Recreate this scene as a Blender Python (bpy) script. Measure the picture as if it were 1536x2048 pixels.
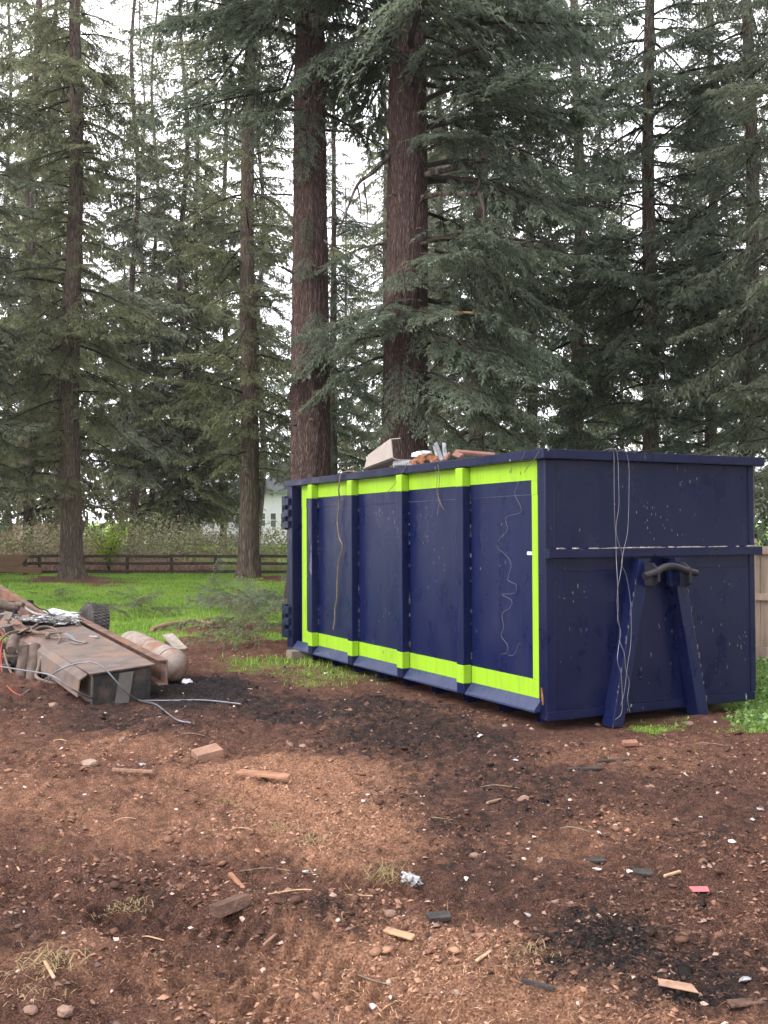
import bpy, math, random
import numpy as np
from mathutils import Vector, Matrix, Euler

# ------------------------------------------------------------------ camera, sky, sun, exposure
for o in list(bpy.data.objects): bpy.data.objects.remove(o)
scene = bpy.context.scene
col = scene.collection
CAM_Z, FPX, PITCH = 1.7, 2050.0, 0.0089
cd = bpy.data.cameras.new('camera'); cam = bpy.data.objects.new('camera', cd); col.objects.link(cam)
cd.sensor_fit = 'VERTICAL'; cd.sensor_height = 24.0; cd.lens = 24.0 * FPX / 2048.0
cd.clip_start = 0.05; cd.clip_end = 3000
cam.location = (0, 0, CAM_Z); cam.rotation_euler = (math.pi/2 + PITCH, 0, 0)
scene.camera = cam

SUN_EL, SUN_AZ = math.radians(40), math.radians(240)     # azimuth clockwise from +Y (north)
world = bpy.data.worlds.new('World'); scene.world = world; world.use_nodes = True
wn, wl = world.node_tree.nodes, world.node_tree.links
wn.clear()
wo = wn.new('ShaderNodeOutputWorld'); bg = wn.new('ShaderNodeBackground')
sky = wn.new('ShaderNodeTexSky'); sky.sky_type = 'NISHITA'; sky.sun_disc = False
sky.sun_elevation = SUN_EL; sky.sun_rotation = SUN_AZ; sky.air_density = 1.0; sky.dust_density = 3.0
tc = wn.new('ShaderNodeTexCoord'); nz = wn.new('ShaderNodeTexNoise')
nz.inputs['Scale'].default_value = 2.2; nz.inputs['Detail'].default_value = 5
cr = wn.new('ShaderNodeValToRGB')
cr.color_ramp.elements[0].position = 0.3; cr.color_ramp.elements[0].color = (9.2, 9.1, 9.5, 1)
cr.color_ramp.elements[1].position = 0.7; cr.color_ramp.elements[1].color = (11.4, 11.2, 11.5, 1)
mx = wn.new('ShaderNodeMix'); mx.data_type = 'RGBA'; mx.inputs[0].default_value = 0.9
wl.new(tc.outputs['Generated'], nz.inputs['Vector']); wl.new(nz.outputs['Fac'], cr.inputs['Fac'])
wl.new(sky.outputs['Color'], mx.inputs[6]); wl.new(cr.outputs['Color'], mx.inputs[7])
wl.new(mx.outputs[2], bg.inputs['Color']); bg.inputs['Strength'].default_value = 0.15
wl.new(bg.outputs[0], wo.inputs['Surface'])

sd = bpy.data.lights.new('sun', 'SUN'); sun = bpy.data.objects.new('sun', sd); col.objects.link(sun)
sd.energy = 1.5; sd.angle = math.radians(25); sd.color = (1.0, 0.96, 0.9)
sun_dir = Vector((math.sin(SUN_AZ)*math.cos(SUN_EL), math.cos(SUN_AZ)*math.cos(SUN_EL), math.sin(SUN_EL)))
sun.rotation_euler = sun_dir.to_track_quat('Z', 'Y').to_euler()

vs = scene.view_settings
vs.view_transform = 'Standard'; vs.look = 'None'; vs.exposure = 1.42; vs.gamma = 1.0; vs.use_curve_mapping = False
scene.render.engine = 'CYCLES'
scene.cycles.max_bounces = 6; scene.cycles.diffuse_bounces = 3; scene.cycles.glossy_bounces = 2
scene.cycles.transmission_bounces = 2; scene.cycles.use_denoising = True

# ------------------------------------------------------------------ helpers
RNG = np.random.default_rng(11); rnd = random.Random(5)
def ray(px, py):
    u = -(py-1024)/FPX; c, s = math.cos(PITCH), math.sin(PITCH)
    return np.array([(px-768)/FPX, c-s*u, s+c*u])
def at_depth(px, py, Y):
    d = ray(px, py); return np.array([0, 0, CAM_Z]) + d*(Y/d[1])
def at_height(px, py, z):
    d = ray(px, py); return np.array([0, 0, CAM_Z]) + d*((z-CAM_Z)/d[2])
def to_px(x, y, z=0.0):
    y = np.maximum(y, 0.3); zz = z-CAM_Z
    c, s = math.cos(PITCH), math.sin(PITCH)
    dd = y*c+zz*s; u = -y*s+zz*c
    return 768+FPX*x/dd, 1024-FPX*u/dd

def hash3(i, j, k, seed):
    h = (i*374761393 + j*668265263 + k*2147483647*3 + seed*1274126177) & 0xFFFFFFFF
    h = ((h ^ (h >> 13))*1274126177) & 0xFFFFFFFF
    h = ((h ^ (h >> 16))*2246822519) & 0xFFFFFFFF
    return ((h ^ (h >> 15)) & 0xFFFFFF)/float(0xFFFFFF)
def noise2(x, y, seed=0):
    xi = np.floor(x).astype(np.int64); yi = np.floor(y).astype(np.int64)
    fx = x-xi; fy = y-yi; fx = fx*fx*(3-2*fx); fy = fy*fy*(3-2*fy)
    z = np.zeros_like(xi)
    a = hash3(xi, yi, z, seed); b = hash3(xi+1, yi, z, seed); c = hash3(xi, yi+1, z, seed); d = hash3(xi+1, yi+1, z, seed)
    return (a*(1-fx)+b*fx)*(1-fy)+(c*(1-fx)+d*fx)*fy
def fbm2(x, y, oct=4, seed=0, gain=.5):
    s = 0; a = 1; t = 0
    for o in range(oct):
        s = s+a*noise2(x*2**o+17.3*o, y*2**o-9.1*o, seed+o); t += a; a *= gain
    return s/t*2-1

MATS = {}
def nodes_of(m): return m.node_tree.nodes, m.node_tree.links
def mat(name, base, rough=.7, spec=.3, var=.25, scale=6.0, bump=0.0, bscale=40.0, metal=0.0, second=None, coords='Object', stretch=(1,1,1), coat=0.0, detail=6, lo=.35, hi=.65):
    """Noise-mottled principled material; second = a colour mixed in by a second, larger noise (rust, moss, dirt)."""
    m = bpy.data.materials.new(name); m.use_nodes = True; n, l = nodes_of(m)
    p = n['Principled BSDF']; p.inputs['Roughness'].default_value = rough; p.inputs['Metallic'].default_value = metal
    p.inputs['Specular IOR Level'].default_value = spec; p.inputs['Coat Weight'].default_value = coat
    t = n.new('ShaderNodeTexCoord'); mp = n.new('ShaderNodeMapping'); mp.inputs['Scale'].default_value = stretch
    l.new(t.outputs[coords], mp.inputs['Vector'])
    a = n.new('ShaderNodeTexNoise'); a.inputs['Scale'].default_value = scale; a.inputs['Detail'].default_value = detail
    l.new(mp.outputs[0], a.inputs['Vector'])
    r = n.new('ShaderNodeValToRGB'); b = np.array(base)
    r.color_ramp.elements[0].position = .28; r.color_ramp.elements[1].position = .72
    r.color_ramp.elements[0].color = tuple(b*(1-var))+(1,); r.color_ramp.elements[1].color = tuple(np.minimum(b*(1+var), .95))+(1,)
    l.new(a.outputs['Fac'], r.inputs['Fac']); out = r.outputs['Color']
    if second is not None:
        a2 = n.new('ShaderNodeTexNoise'); a2.inputs['Scale'].default_value = scale*.45; a2.inputs['Detail'].default_value = 8; a2.inputs['Roughness'].default_value = .7
        l.new(mp.outputs[0], a2.inputs['Vector'])
        mr = n.new('ShaderNodeMapRange'); mr.inputs['From Min'].default_value = lo; mr.inputs['From Max'].default_value = hi
        l.new(a2.outputs['Fac'], mr.inputs['Value'])
        x = n.new('ShaderNodeMix'); x.data_type = 'RGBA'; l.new(mr.outputs[0], x.inputs[0]); l.new(out, x.inputs[6]); x.inputs[7].default_value = tuple(second)+(1,)
        out = x.outputs[2]
    l.new(out, p.inputs['Base Color'])
    if bump:
        b2 = n.new('ShaderNodeTexNoise'); b2.inputs['Scale'].default_value = bscale; b2.inputs['Detail'].default_value = 5; l.new(mp.outputs[0], b2.inputs['Vector'])
        bn = n.new('ShaderNodeBump'); bn.inputs['Strength'].default_value = bump; bn.inputs['Distance'].default_value = .02
        l.new(b2.outputs['Fac'], bn.inputs['Height']); l.new(bn.outputs[0], p.inputs['Normal'])
    MATS[name] = m; return m

def attr_ramp_mat(name, stops, attr='tint', rough=.7, spec=.10, transl=0.0):
    """Colour picked by a per-point value of each piece (leaf, clod, blade)."""
    m = bpy.data.materials.new(name); m.use_nodes = True; n, l = nodes_of(m)
    p = n['Principled BSDF']; p.inputs['Roughness'].default_value = rough; p.inputs['Specular IOR Level'].default_value = spec
    a = n.new('ShaderNodeAttribute'); a.attribute_name = attr
    r = n.new('ShaderNodeValToRGB'); e = r.color_ramp.elements
    while len(e) < len(stops): e.new(.5)
    for el, (pos, c) in zip(e, stops): el.position = pos; el.color = tuple(c)+(1,)
    l.new(a.outputs['Fac'], r.inputs['Fac']); l.new(r.outputs['Color'], p.inputs['Base Color'])
    if transl:
        tr = n.new('ShaderNodeBsdfTranslucent'); ms = n.new('ShaderNodeMixShader'); ms.inputs[0].default_value = transl
        l.new(r.outputs['Color'], tr.inputs['Color']); l.new(p.outputs[0], ms.inputs[1]); l.new(tr.outputs[0], ms.inputs[2])
        l.new(ms.outputs[0], n['Material Output'].inputs['Surface'])
    MATS[name] = m; return m

def setp(o, label=None, cat=None, group=None, kind=None):
    if label: o['label'] = label
    if cat: o['category'] = cat
    if group: o['group'] = group
    if kind: o['kind'] = kind
    return o
def mesh_np(name, V, F, attrs=None, mi=None, smooth=False):
    """Mesh from arrays: V (n,3), F (m,3) or (m,4) or a list of such arrays."""
    me = bpy.data.meshes.new(name); V = np.asarray(V, dtype=np.float32)
    Fs = F if isinstance(F, list) else [F]
    Fs = [np.asarray(f, dtype=np.int32) for f in Fs if len(f)]
    me.vertices.add(len(V)); me.vertices.foreach_set('co', V.ravel())
    loops = np.concatenate([f.ravel() for f in Fs]); cnt = np.concatenate([np.full(len(f), f.shape[1], dtype=np.int32) for f in Fs])
    me.loops.add(len(loops)); me.loops.foreach_set('vertex_index', loops)
    me.polygons.add(len(cnt)); st = np.concatenate([[0], np.cumsum(cnt)[:-1]]).astype(np.int32)
    me.polygons.foreach_set('loop_start', st); me.polygons.foreach_set('loop_total', cnt)
    if mi is not None: me.polygons.foreach_set('material_index', np.asarray(mi, dtype=np.int32))
    if smooth: me.polygons.foreach_set('use_smooth', np.ones(len(cnt), dtype=bool))
    me.update(calc_edges=True)
    for k, v in (attrs or {}).items():
        a = me.attributes.new(k, 'FLOAT', 'POINT'); a.data.foreach_set('value', np.asarray(v, dtype=np.float32))
    return me
def link(name, me, mats=None, parent=None, loc=None, **kw):
    if mats is not None:
        for m in (mats if isinstance(mats, (list, tuple)) else [mats]): me.materials.append(m)
    o = bpy.data.objects.new(name, me); col.objects.link(o)
    if parent: o.parent = parent
    if loc is not None: o.location = loc
    return setp(o, **kw)
def empty(name, loc=(0,0,0), rot=(0,0,0), **kw):
    o = bpy.data.objects.new(name, None); col.objects.link(o); o.location = loc; o.rotation_euler = rot; o.empty_display_size = .1
    return setp(o, **kw)

class MB:
    """collects faces of one part"""
    def __init__(s): s.v = []; s.f = []
    def add(s, v, f):
        k = len(s.v); s.v += [tuple(map(float, p)) for p in v]; s.f += [tuple(i+k for i in q) for q in f]; return s
    def hexa(s, p):   # 8 points: bottom 4 ccw, top 4 ccw
        return s.add(p, [(3,2,1,0),(4,5,6,7),(0,1,5,4),(1,2,6,5),(2,3,7,6),(3,0,4,7)])
    def box(s, x0, x1, y0, y1, z0, z1, M=None):
        p = [(x0,y0,z0),(x1,y0,z0),(x1,y1,z0),(x0,y1,z0),(x0,y0,z1),(x1,y0,z1),(x1,y1,z1),(x0,y1,z1)]
        if M is not None: p = [M @ Vector(q) for q in p]
        return s.hexa(p)
    def tube(s, pts, r, n=6, cap=True, phase=0.0):
        pts = [Vector(p) for p in pts]; rr = r if isinstance(r, (list, tuple)) else [r]*len(pts); rings = []
        up = Vector((0,0,1)); prev = None; V = []; Fc = []
        for i, p in enumerate(pts):
            t = (pts[min(i+1, len(pts)-1)]-pts[max(i-1, 0)]).normalized()
            if prev is None:
                a = t.cross(up) if abs(t.dot(up)) < .95 else t.cross(Vector((1,0,0)))
                a.normalize()
            else: a = (prev-t*prev.dot(t)).normalized()
            b = t.cross(a); prev = a
            for k in range(n):
                th = 2*math.pi*k/n+phase; V.append(p+(a*math.cos(th)+b*math.sin(th))*rr[i])
        for i in range(len(pts)-1):
            for k in range(n):
                k2 = (k+1) % n; Fc.append((i*n+k, (i+1)*n+k, (i+1)*n+k2, i*n+k2))
        if cap: Fc += [tuple(range(n)), tuple(range((len(pts)-1)*n, len(pts)*n))[::-1]]
        return s.add(V, Fc)
    def lathe(s, prof, n=24, M=None):   # prof: (x along axis, radius)
        V = []; Fc = []
        for x, r in prof:
            for k in range(n):
                th = 2*math.pi*k/n; V.append(Vector((x, r*math.cos(th), r*math.sin(th))))
        for i in range(len(prof)-1):
            for k in range(n):
                k2 = (k+1) % n; Fc.append((i*n+k, i*n+k2, (i+1)*n+k2, (i+1)*n+k))
        Fc += [tuple(range(n))[::-1], tuple(range((len(prof)-1)*n, len(prof)*n))]
        if M is not None: V = [M @ v for v in V]
        return s.add(V, Fc)
    def prism(s, poly, a, b, M=None):   # poly in (y,z), extruded in x from a to b
        k = len(poly); V = [Vector((a,)+tuple(q)) for q in poly]+[Vector((b,)+tuple(q)) for q in poly]
        Fc = [tuple(range(k))[::-1], tuple(range(k, 2*k))]+[(i, (i+1) % k, k+(i+1) % k, k+i) for i in range(k)]
        if M is not None: V = [M @ v for v in V]
        return s.add(V, Fc)
    def mesh(s, name, smooth=False, bevel=0.0):
        me = bpy.data.meshes.new(name); me.from_pydata(s.v, [], s.f)
        import bmesh
        bm = bmesh.new(); bm.from_mesh(me); bmesh.ops.recalc_face_normals(bm, faces=bm.faces)
        if bevel: bmesh.ops.bevel(bm, geom=[e for e in bm.edges if len(e.link_faces) == 2 and e.calc_face_angle(0) > .5], offset=bevel, segments=2, profile=.6, affect='EDGES', clamp_overlap=True)
        bm.to_mesh(me); bm.free()
        if smooth:
            for p in me.polygons: p.use_smooth = True
            me.set_sharp_from_angle(angle=math.radians(40))
        return me
    def build(s, name, m, parent=None, loc=None, smooth=False, bevel=0.0, **kw):
        return link(name, s.mesh(name, smooth, bevel), m, parent, loc, **kw)
def spline(pts, n=8):
    """Catmull-Rom through pts"""
    P = [np.array(p, dtype=float) for p in pts]; P = [2*P[0]-P[1]]+P+[2*P[-1]-P[-2]]; out = []
    for i in range(1, len(P)-2):
        for k in range(n):
            t = k/n; a, b, c, d = P[i-1:i+3]
            out.append(.5*((2*b)+(-a+c)*t+(2*a-5*b+4*c-d)*t*t+(-a+3*b-3*c+d)*t**3))
    out.append(P[-2]); return [tuple(q) for q in out]

# ------------------------------------------------------------------ ground
SAW = [(640,1590,170,62,1),(330,1640,260,60,.45),(200,1500,200,30,.4),(1250,1500,200,25,.35),(450,1990,200,60,.45),(1250,1660,160,30,.35),(720,1672,95,48,1),(555,1552,120,30,.8),(470,1650,120,50,.35),(860,1975,300,100,1.1),(560,1540,200,28,.7),(760,1720,120,40,.6),(1150,2035,300,50,.9),(1020,2030,340,60,1),(780,1880,120,50,.7),(90,1590,130,45,.45),(1330,2040,220,40,.6),
       (1130,1700,120,25,.35),(690,1430,90,25,.5),(300,1570,160,30,.4),(120,1960,140,60,.4),(900,1410,120,20,.3),(640,1960,90,60,.5)]
CHAR = [(420,1388,140,26,1.1),(640,1420,240,28,.9),(820,1465,240,36,.8),(300,1440,200,26,.7),(1000,1560,220,50,.6),(1400,1640,120,60,.5),(1200,1915,150,80,1.0),(1130,1850,110,40,.9),(1400,1945,170,60,.85),(290,1812,90,26,.45),(640,1875,110,40,.7),(900,1500,150,36,.7),(930,1650,110,60,.6),(50,1890,100,50,.5),
        (560,1425,220,26,.6),(1050,1620,120,50,.5),(1000,1740,160,60,.5),(1250,1760,220,60,.4),(150,1420,180,40,.5),(1300,1560,160,60,.4),(430,1900,60,60,.4)]
SOILP = [(450,1266,95,13),(500,1300,110,8),(330,1310,120,14),(540,1156,45,4),(150,1162,75,6),(1420,1436,50,14)]
GRASSP = [(600,1335,170,22,.55),(480,1318,110,16,.5),(440,1300,120,12,.4),(1500,1432,130,26,1.0),(1330,1448,60,10,.7),(1480,1400,60,30,1.0),(620,1300,140,20,.6),(760,1360,160,14,.35)]
TRACKS = [([(250,1835),(420,1880),(560,1930),(700,1990),(820,2060)], .34, 1), ([(-40,1760),(150,1830),(300,1900),(430,1970),(560,2070)], .30, 1), ([(520,1700),(620,1735),(720,1770),(900,1800),(1100,1860)], .30, .8),
          ([(120,1555),(300,1560),(480,1590),(620,1640)], .32, .7), ([(-30,1690),(200,1700),(420,1712),(520,1760)], .3, .6), ([(1080,1650),(1200,1720),(1400,1750),(1560,1760)], .28, .5), ([(860,1560),(1000,1620),(1150,1690),(1300,1720)], .28, .4)]
def ell(px, py, L):
    m = np.zeros_like(px)
    for e in L:
        q = ((px-e[0])/e[2])**2+((py-e[1])/e[3])**2
        m = np.maximum(m, np.clip(1.35*np.exp(-.75*q), 0, 1)*(e[4] if len(e) > 4 else 1))
    return m
def sstep(a, b, x):
    t = np.clip((x-a)/(b-a), 0, 1); return t*t*(3-2*t)
TRK = []
for pts, w, s in TRACKS:
    P = np.array(spline([at_height(a, b, 0) for a, b in pts], 14))[:, :2]
    L = np.concatenate([[0], np.cumsum(np.hypot(*np.diff(P, axis=0).T))]); TRK.append((P, L, w, s))
def track_mask(x, y):
    m = np.zeros_like(x); Q = np.stack([x, y], 1)
    for P, L, wd, s in TRK:
        for i in range(0, len(P)-1, 2):
            j = min(i+2, len(P)-1); d = P[j]-P[i]; t = np.clip(((Q-P[i])@d)/(d@d), 0, 1); q = Q-P[i]-t[:, None]*d; m = np.maximum(m, (np.hypot(q[:, 0], q[:, 1]) < wd*.5)*1.0)
    return m
def ground_fields(x, y):
    """height and the soil masks at world positions"""
    x = np.asarray(x, dtype=float); y = np.asarray(y, dtype=float)
    px, py = to_px(x, y)
    w = fbm2(x*1.6, y*1.6, 4, 3); w2 = fbm2(x*1.6+40, y*1.6, 4, 7)
    wx, wy = px+w*90, py+w2*34*np.clip(10/np.maximum(y, 1), .15, 2)
    infront = y > 2.2
    saw = ell(wx, wy, SAW)*infront; char = ell(wx, wy, CHAR)*infront
    edge = 13.6+np.clip((-x-1.0)*.12, -3, 1.2)+w*1.3+np.where(x > 2.6, -3.2, 0)*0
    lawn = sstep(-.5, .7, y-edge)*(1-sstep(33.2, 33.8, y+.3*w))
    lawn = np.maximum(lawn, sstep(.3, .8, (x-2.75-.35*(10.0-y))*.9+w*.5)*sstep(8.2, 8.9, y+w*.4))
    lawn = np.maximum(lawn, ell(wx, wy, GRASSP)*infront)
    lawn = lawn*(1-.95*np.clip(ell(wx, wy, SOILP)*1.3, 0, 1))
    near = 1-sstep(14, 18, y)
    dirt = (1-lawn)*near
    h = fbm2(x*.35, y*.35, 3, 21)*.035*near
    h = h+dirt*(fbm2(x*1.7, y*1.7, 4, 31)*.045+np.abs(fbm2(x*6, y*6, 4, 41))*.065-.024+(.5-np.abs(fbm2(x*12, y*12, 3, 45)))*.034*np.clip(.4+1.4*noise2(x*1.1, y*1.1, 46)-.5*saw, 0, 1)+fbm2(x*24, y*24, 4, 51, .75)*.028)*(1-.5*np.clip(track_mask(x.ravel(), y.ravel()).reshape(x.shape), 0, 1))
    h = h+lawn*fbm2(x*2.2, y*2.2, 3, 61)*.02
    h = h+saw*.016*near
    for P, L, wd, s in TRK:
        lo = P.min(0)-.6; hi = P.max(0)+.6
        sel = np.nonzero((x > lo[0]) & (x < hi[0]) & (y > lo[1]) & (y < hi[1]))[0] if x.ndim == 1 else None
        if sel is None or not len(sel): continue
        Q = np.stack([x[sel], y[sel]], 1); best = np.full(len(sel), 9.); bl = np.zeros(len(sel)); bs = np.zeros(len(sel))
        for i in range(len(P)-1):
            d = P[i+1]-P[i]; ll = d@d; t = np.clip(((Q-P[i])@d)/ll, 0, 1); r = Q-P[i]-t[:, None]*d
            dist = np.hypot(r[:, 0], r[:, 1]); k = dist < best
            best[k] = dist[k]; bl[k] = (L[i]+t*math.sqrt(ll))[k]; bs[k] = np.sign(d[0]*r[:, 1]-d[1]*r[:, 0])[k]
        inside = 1-sstep(wd*.42, wd*.55, best); lip = np.exp(-((best-wd*.62)/.06)**2)
        lug = np.sin((bl+.55*best)*2*math.pi/.085+np.where(bs > 0, 1.5, 0))
        brk = .35+.65*np.clip(noise2(x[sel]*2.5, y[sel]*2.5, 77)*1.6, 0, 1)
        h[sel] += s*(inside*(-.040+.018*np.clip(lug*2, -1, 1)*brk)+lip*.030*brk)*(1-.6*lawn[sel])
    # level pad under the container
    dx, dy = x-1.3187, y-8.3106; c, s_ = math.cos(.4742), math.sin(.4742); bx = dx*c+dy*s_; by = -dx*s_+dy*c
    pad = sstep(-.5, -.05, bx)*(1-sstep(2.4, 2.8, bx))*sstep(-.55, -.1, by)*(1-sstep(5.5, 6, by))
    h = h*(1-.85*pad)-.015*pad
    # spoil heaps
    for hx, hy, hr, hh in HEAPS: h = h+hh*np.exp(-((x-hx)**2+(y-hy)**2)/hr**2)*(1+.5*fbm2(x*5, y*5, 3, 91))
    h = h + .0009*np.maximum(y-33, 0)**1.2*.3
    return h, saw, char, np.clip(lawn, 0, 1)
HEAPS = []
for px_, py_, r_, h_ in [(150,1985,.30,.09),(590,1850,.26,.06),(640,1880,.3,.05),(430,1270,.9,.10),(520,1290,.7,.06),(1000,1445,.5,.03),(1405,1440,.25,.05),(60,1890,.3,.04),(1170,1880,.25,.05),(60,1395,.45,.10),(-20,1380,.5,.14),(290,1375,.25,.05),(380,1290,.4,.08)]:
    q = at_height(px_, py_, 0); HEAPS.append((q[0], q[1], r_, h_))
def gh(x, y):
    return float(ground_fields(np.array([x]), np.array([y]))[0][0])
def gpt(px, py, lift=0.0):
    p = at_height(px, py, 0)
    for _ in range(3): p = at_height(px, py, gh(p[0], p[1])+lift)
    return p

def build_ground():
    ys = [-60, -30, -15, -8, -4, -1.5, 0, 1.0, 1.8]+list(np.exp(np.linspace(math.log(2.4), math.log(17), 430)))+list(np.linspace(17.2, 48, 85))+list(np.exp(np.linspace(math.log(50), math.log(600), 18)))
    ys = np.array(ys); nc, no = 350, 20
    t = np.linspace(-1, 1, nc); so = (np.arange(1, no+1)/no)**2
    X = []
    for y in ys:
        inner = .43*max(y, 2.0)+.7; outer = max(30, 1.3*abs(y)+8)
        c = t*inner; r = inner+so*(outer-inner); X.append(np.concatenate([-r[::-1], c, r]))
    X = np.array(X); W = X.shape[1]; Y = np.repeat(ys[:, None], W, 1)
    h, saw, char, lawn = ground_fields(X.ravel(), Y.ravel())
    V = np.stack([X.ravel(), Y.ravel(), h], 1)
    i = np.arange(len(ys)-1)[:, None]*W+np.arange(W-1)[None]; i = i.ravel()
    F = np.stack([i, i+1, i+1+W, i+W], 1)
    me = mesh_np('ground', V, F, {'saw': saw, 'char': char, 'lawn': lawn}, smooth=True)
    m = bpy.data.materials.new('soil_and_grass'); m.use_nodes = True; n, l = nodes_of(m); p = n['Principled BSDF']
    p.inputs['Specular IOR Level'].default_value = .05; p.inputs['Roughness'].default_value = .95
    g = n.new('ShaderNodeNewGeometry')
    def noi(sc, det=8, ro=.65):
        a = n.new('ShaderNodeTexNoise'); a.inputs['Scale'].default_value = sc; a.inputs['Detail'].default_value = det; a.inputs['Roughness'].default_value = ro; l.new(g.outputs['Position'], a.inputs['Vector']); return a.outputs['Fac']
    def ramp(f, stops):
        r = n.new('ShaderNodeValToRGB'); e = r.color_ramp.elements
        while len(e) < len(stops): e.new(.5)
        for el, (pos, c) in zip(e, stops): el.position = pos; el.color = tuple(c)+(1,)
        l.new(f, r.inputs['Fac']); return r.outputs['Color']
    def mixc(f, a, b):
        x = n.new('ShaderNodeMix'); x.data_type = 'RGBA'; l.new(f, x.inputs[0]); l.new(a, x.inputs[6]); l.new(b, x.inputs[7]); return x.outputs[2]
    def att(k):
        a = n.new('ShaderNodeAttribute'); a.attribute_name = k; return a.outputs['Fac']
    def mask(k, sc, amt, a=.35, b=.75):
        ad = n.new('ShaderNodeMath'); ad.operation = 'MULTIPLY_ADD'; l.new(noi(sc), ad.inputs[0]); ad.inputs[1].default_value = amt
        sub = n.new('ShaderNodeMath'); sub.operation = 'SUBTRACT'; l.new(att(k), sub.inputs[0]); sub.inputs[1].default_value = amt*.5; l.new(sub.outputs[0], ad.inputs[2])
        mr = n.new('ShaderNodeMapRange'); mr.interpolation_type = 'SMOOTHSTEP'; mr.inputs['From Min'].default_value = a; mr.inputs['From Max'].default_value = b; l.new(ad.outputs[0], mr.inputs['Value']); return mr.outputs[0]
    soil = ramp(noi(7), [(.30, (.026,.015,.012)), (.45, (.076,.039,.030)), (.57, (.138,.070,.051)), (.72, (.235,.122,.086))])
    fine = ramp(noi(130, 4), [(.37, (.010,.006,.006)), (.47, (.070,.036,.028)), (.57, (.158,.082,.060)), (.70, (.35,.205,.155))])
    x0 = n.new('ShaderNodeMix'); x0.data_type = 'RGBA'; x0.inputs[0].default_value = .6; l.new(soil, x0.inputs[6]); l.new(fine, x0.inputs[7])
    sawc = ramp(noi(85, 6), [(.34, (.085,.042,.029)), (.48, (.25,.125,.078)), (.62, (.40,.225,.145)), (.72, (.50,.32,.22))])
    chc = ramp(noi(60, 6), [(.3, (.009,.008,.009)), (.52, (.024,.021,.022)), (.70, (.075,.056,.052))])
    gr = ramp(noi(3.5, 8), [(.28, (.065,.135,.018)), (.45, (.11,.205,.030)), (.6, (.16,.235,.05)), (.75, (.21,.23,.07))])
    c1 = mixc(mask('saw', 13, 1.5, .0, .85), x0.outputs[2], sawc)
    c2 = mixc(mask('char', 11, 2.0, .08, 1.1), c1, chc)
    c3 = mixc(mask('lawn', 12, 1.3, .3, .85), c2, gr)
    l.new(c3, p.inputs['Base Color'])
    b1 = n.new('ShaderNodeBump'); b1.inputs['Strength'].default_value = 1.0; b1.inputs['Distance'].default_value = .038; l.new(noi(60, 8, .78), b1.inputs['Height'])
    l.new(b1.outputs[0], p.inputs['Normal'])
    link('ground', me, m, kind='structure')
build_ground()

# ------------------------------------------------------------------ materials
def bark(name, base, crack, sc, moss=None):
    m = bpy.data.materials.new(name); m.use_nodes = True; n, l = nodes_of(m); p = n['Principled BSDF']; p.inputs['Roughness'].default_value = .92; p.inputs['Specular IOR Level'].default_value = .04
    t = n.new('ShaderNodeTexCoord'); mp = n.new('ShaderNodeMapping'); mp.inputs['Scale'].default_value = (1, 1, .15); l.new(t.outputs['Object'], mp.inputs['Vector'])
    w = n.new('ShaderNodeTexNoise'); w.inputs['Scale'].default_value = 5; w.inputs['Detail'].default_value = 4; l.new(mp.outputs[0], w.inputs['Vector'])
    ad = n.new('ShaderNodeVectorMath'); ad.operation = 'MULTIPLY_ADD'; l.new(w.outputs['Color'], ad.inputs[0]); ad.inputs[1].default_value = (.16, .16, .10); l.new(mp.outputs[0], ad.inputs[2])
    v = n.new('ShaderNodeTexVoronoi'); v.feature = 'DISTANCE_TO_EDGE'; v.inputs['Scale'].default_value = sc; l.new(ad.outputs[0], v.inputs['Vector'])
    mr = n.new('ShaderNodeMapRange'); mr.inputs['From Max'].default_value = .30; mr.inputs['To Min'].default_value = .1; l.new(v.outputs['Distance'], mr.inputs['Value'])
    f = n.new('ShaderNodeTexNoise'); f.inputs['Scale'].default_value = 42; f.inputs['Detail'].default_value = 6; f.inputs['Roughness'].default_value = .7; l.new(mp.outputs[0], f.inputs['Vector'])
    r = n.new('ShaderNodeValToRGB'); b = np.array(base); r.color_ramp.elements[0].position = .3; r.color_ramp.elements[1].position = .72; r.color_ramp.elements[0].color = tuple(b*.68)+(1,); r.color_ramp.elements[1].color = tuple(b*1.32)+(1,); l.new(f.outputs['Fac'], r.inputs['Fac'])
    x = n.new('ShaderNodeMix'); x.data_type = 'RGBA'; l.new(mr.outputs[0], x.inputs[0]); x.inputs[6].default_value = tuple(crack)+(1,); l.new(r.outputs['Color'], x.inputs[7]); out = x.outputs[2]
    if moss:
        g = n.new('ShaderNodeTexNoise'); g.inputs['Scale'].default_value = 1.3; g.inputs['Detail'].default_value = 7; l.new(t.outputs['Object'], g.inputs['Vector']); k = n.new('ShaderNodeMapRange'); k.inputs['From Min'].default_value = .5; k.inputs['From Max'].default_value = .75; k.inputs['To Max'].default_value = .6; l.new(g.outputs['Fac'], k.inputs['Value'])
        y = n.new('ShaderNodeMix'); y.data_type = 'RGBA'; l.new(k.outputs[0], y.inputs[0]); l.new(out, y.inputs[6]); y.inputs[7].default_value = tuple(moss)+(1,); out = y.outputs[2]
    l.new(out, p.inputs['Base Color'])
    b1 = n.new('ShaderNodeBump'); b1.inputs['Strength'].default_value = 1; b1.inputs['Distance'].default_value = .03; l.new(mr.outputs[0], b1.inputs['Height'])
    b2 = n.new('ShaderNodeBump'); b2.inputs['Strength'].default_value = .6; b2.inputs['Distance'].default_value = .02; l.new(f.outputs['Fac'], b2.inputs['Height']); l.new(b1.outputs[0], b2.inputs['Normal']); l.new(b2.outputs[0], p.inputs['Normal'])
    return m
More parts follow.
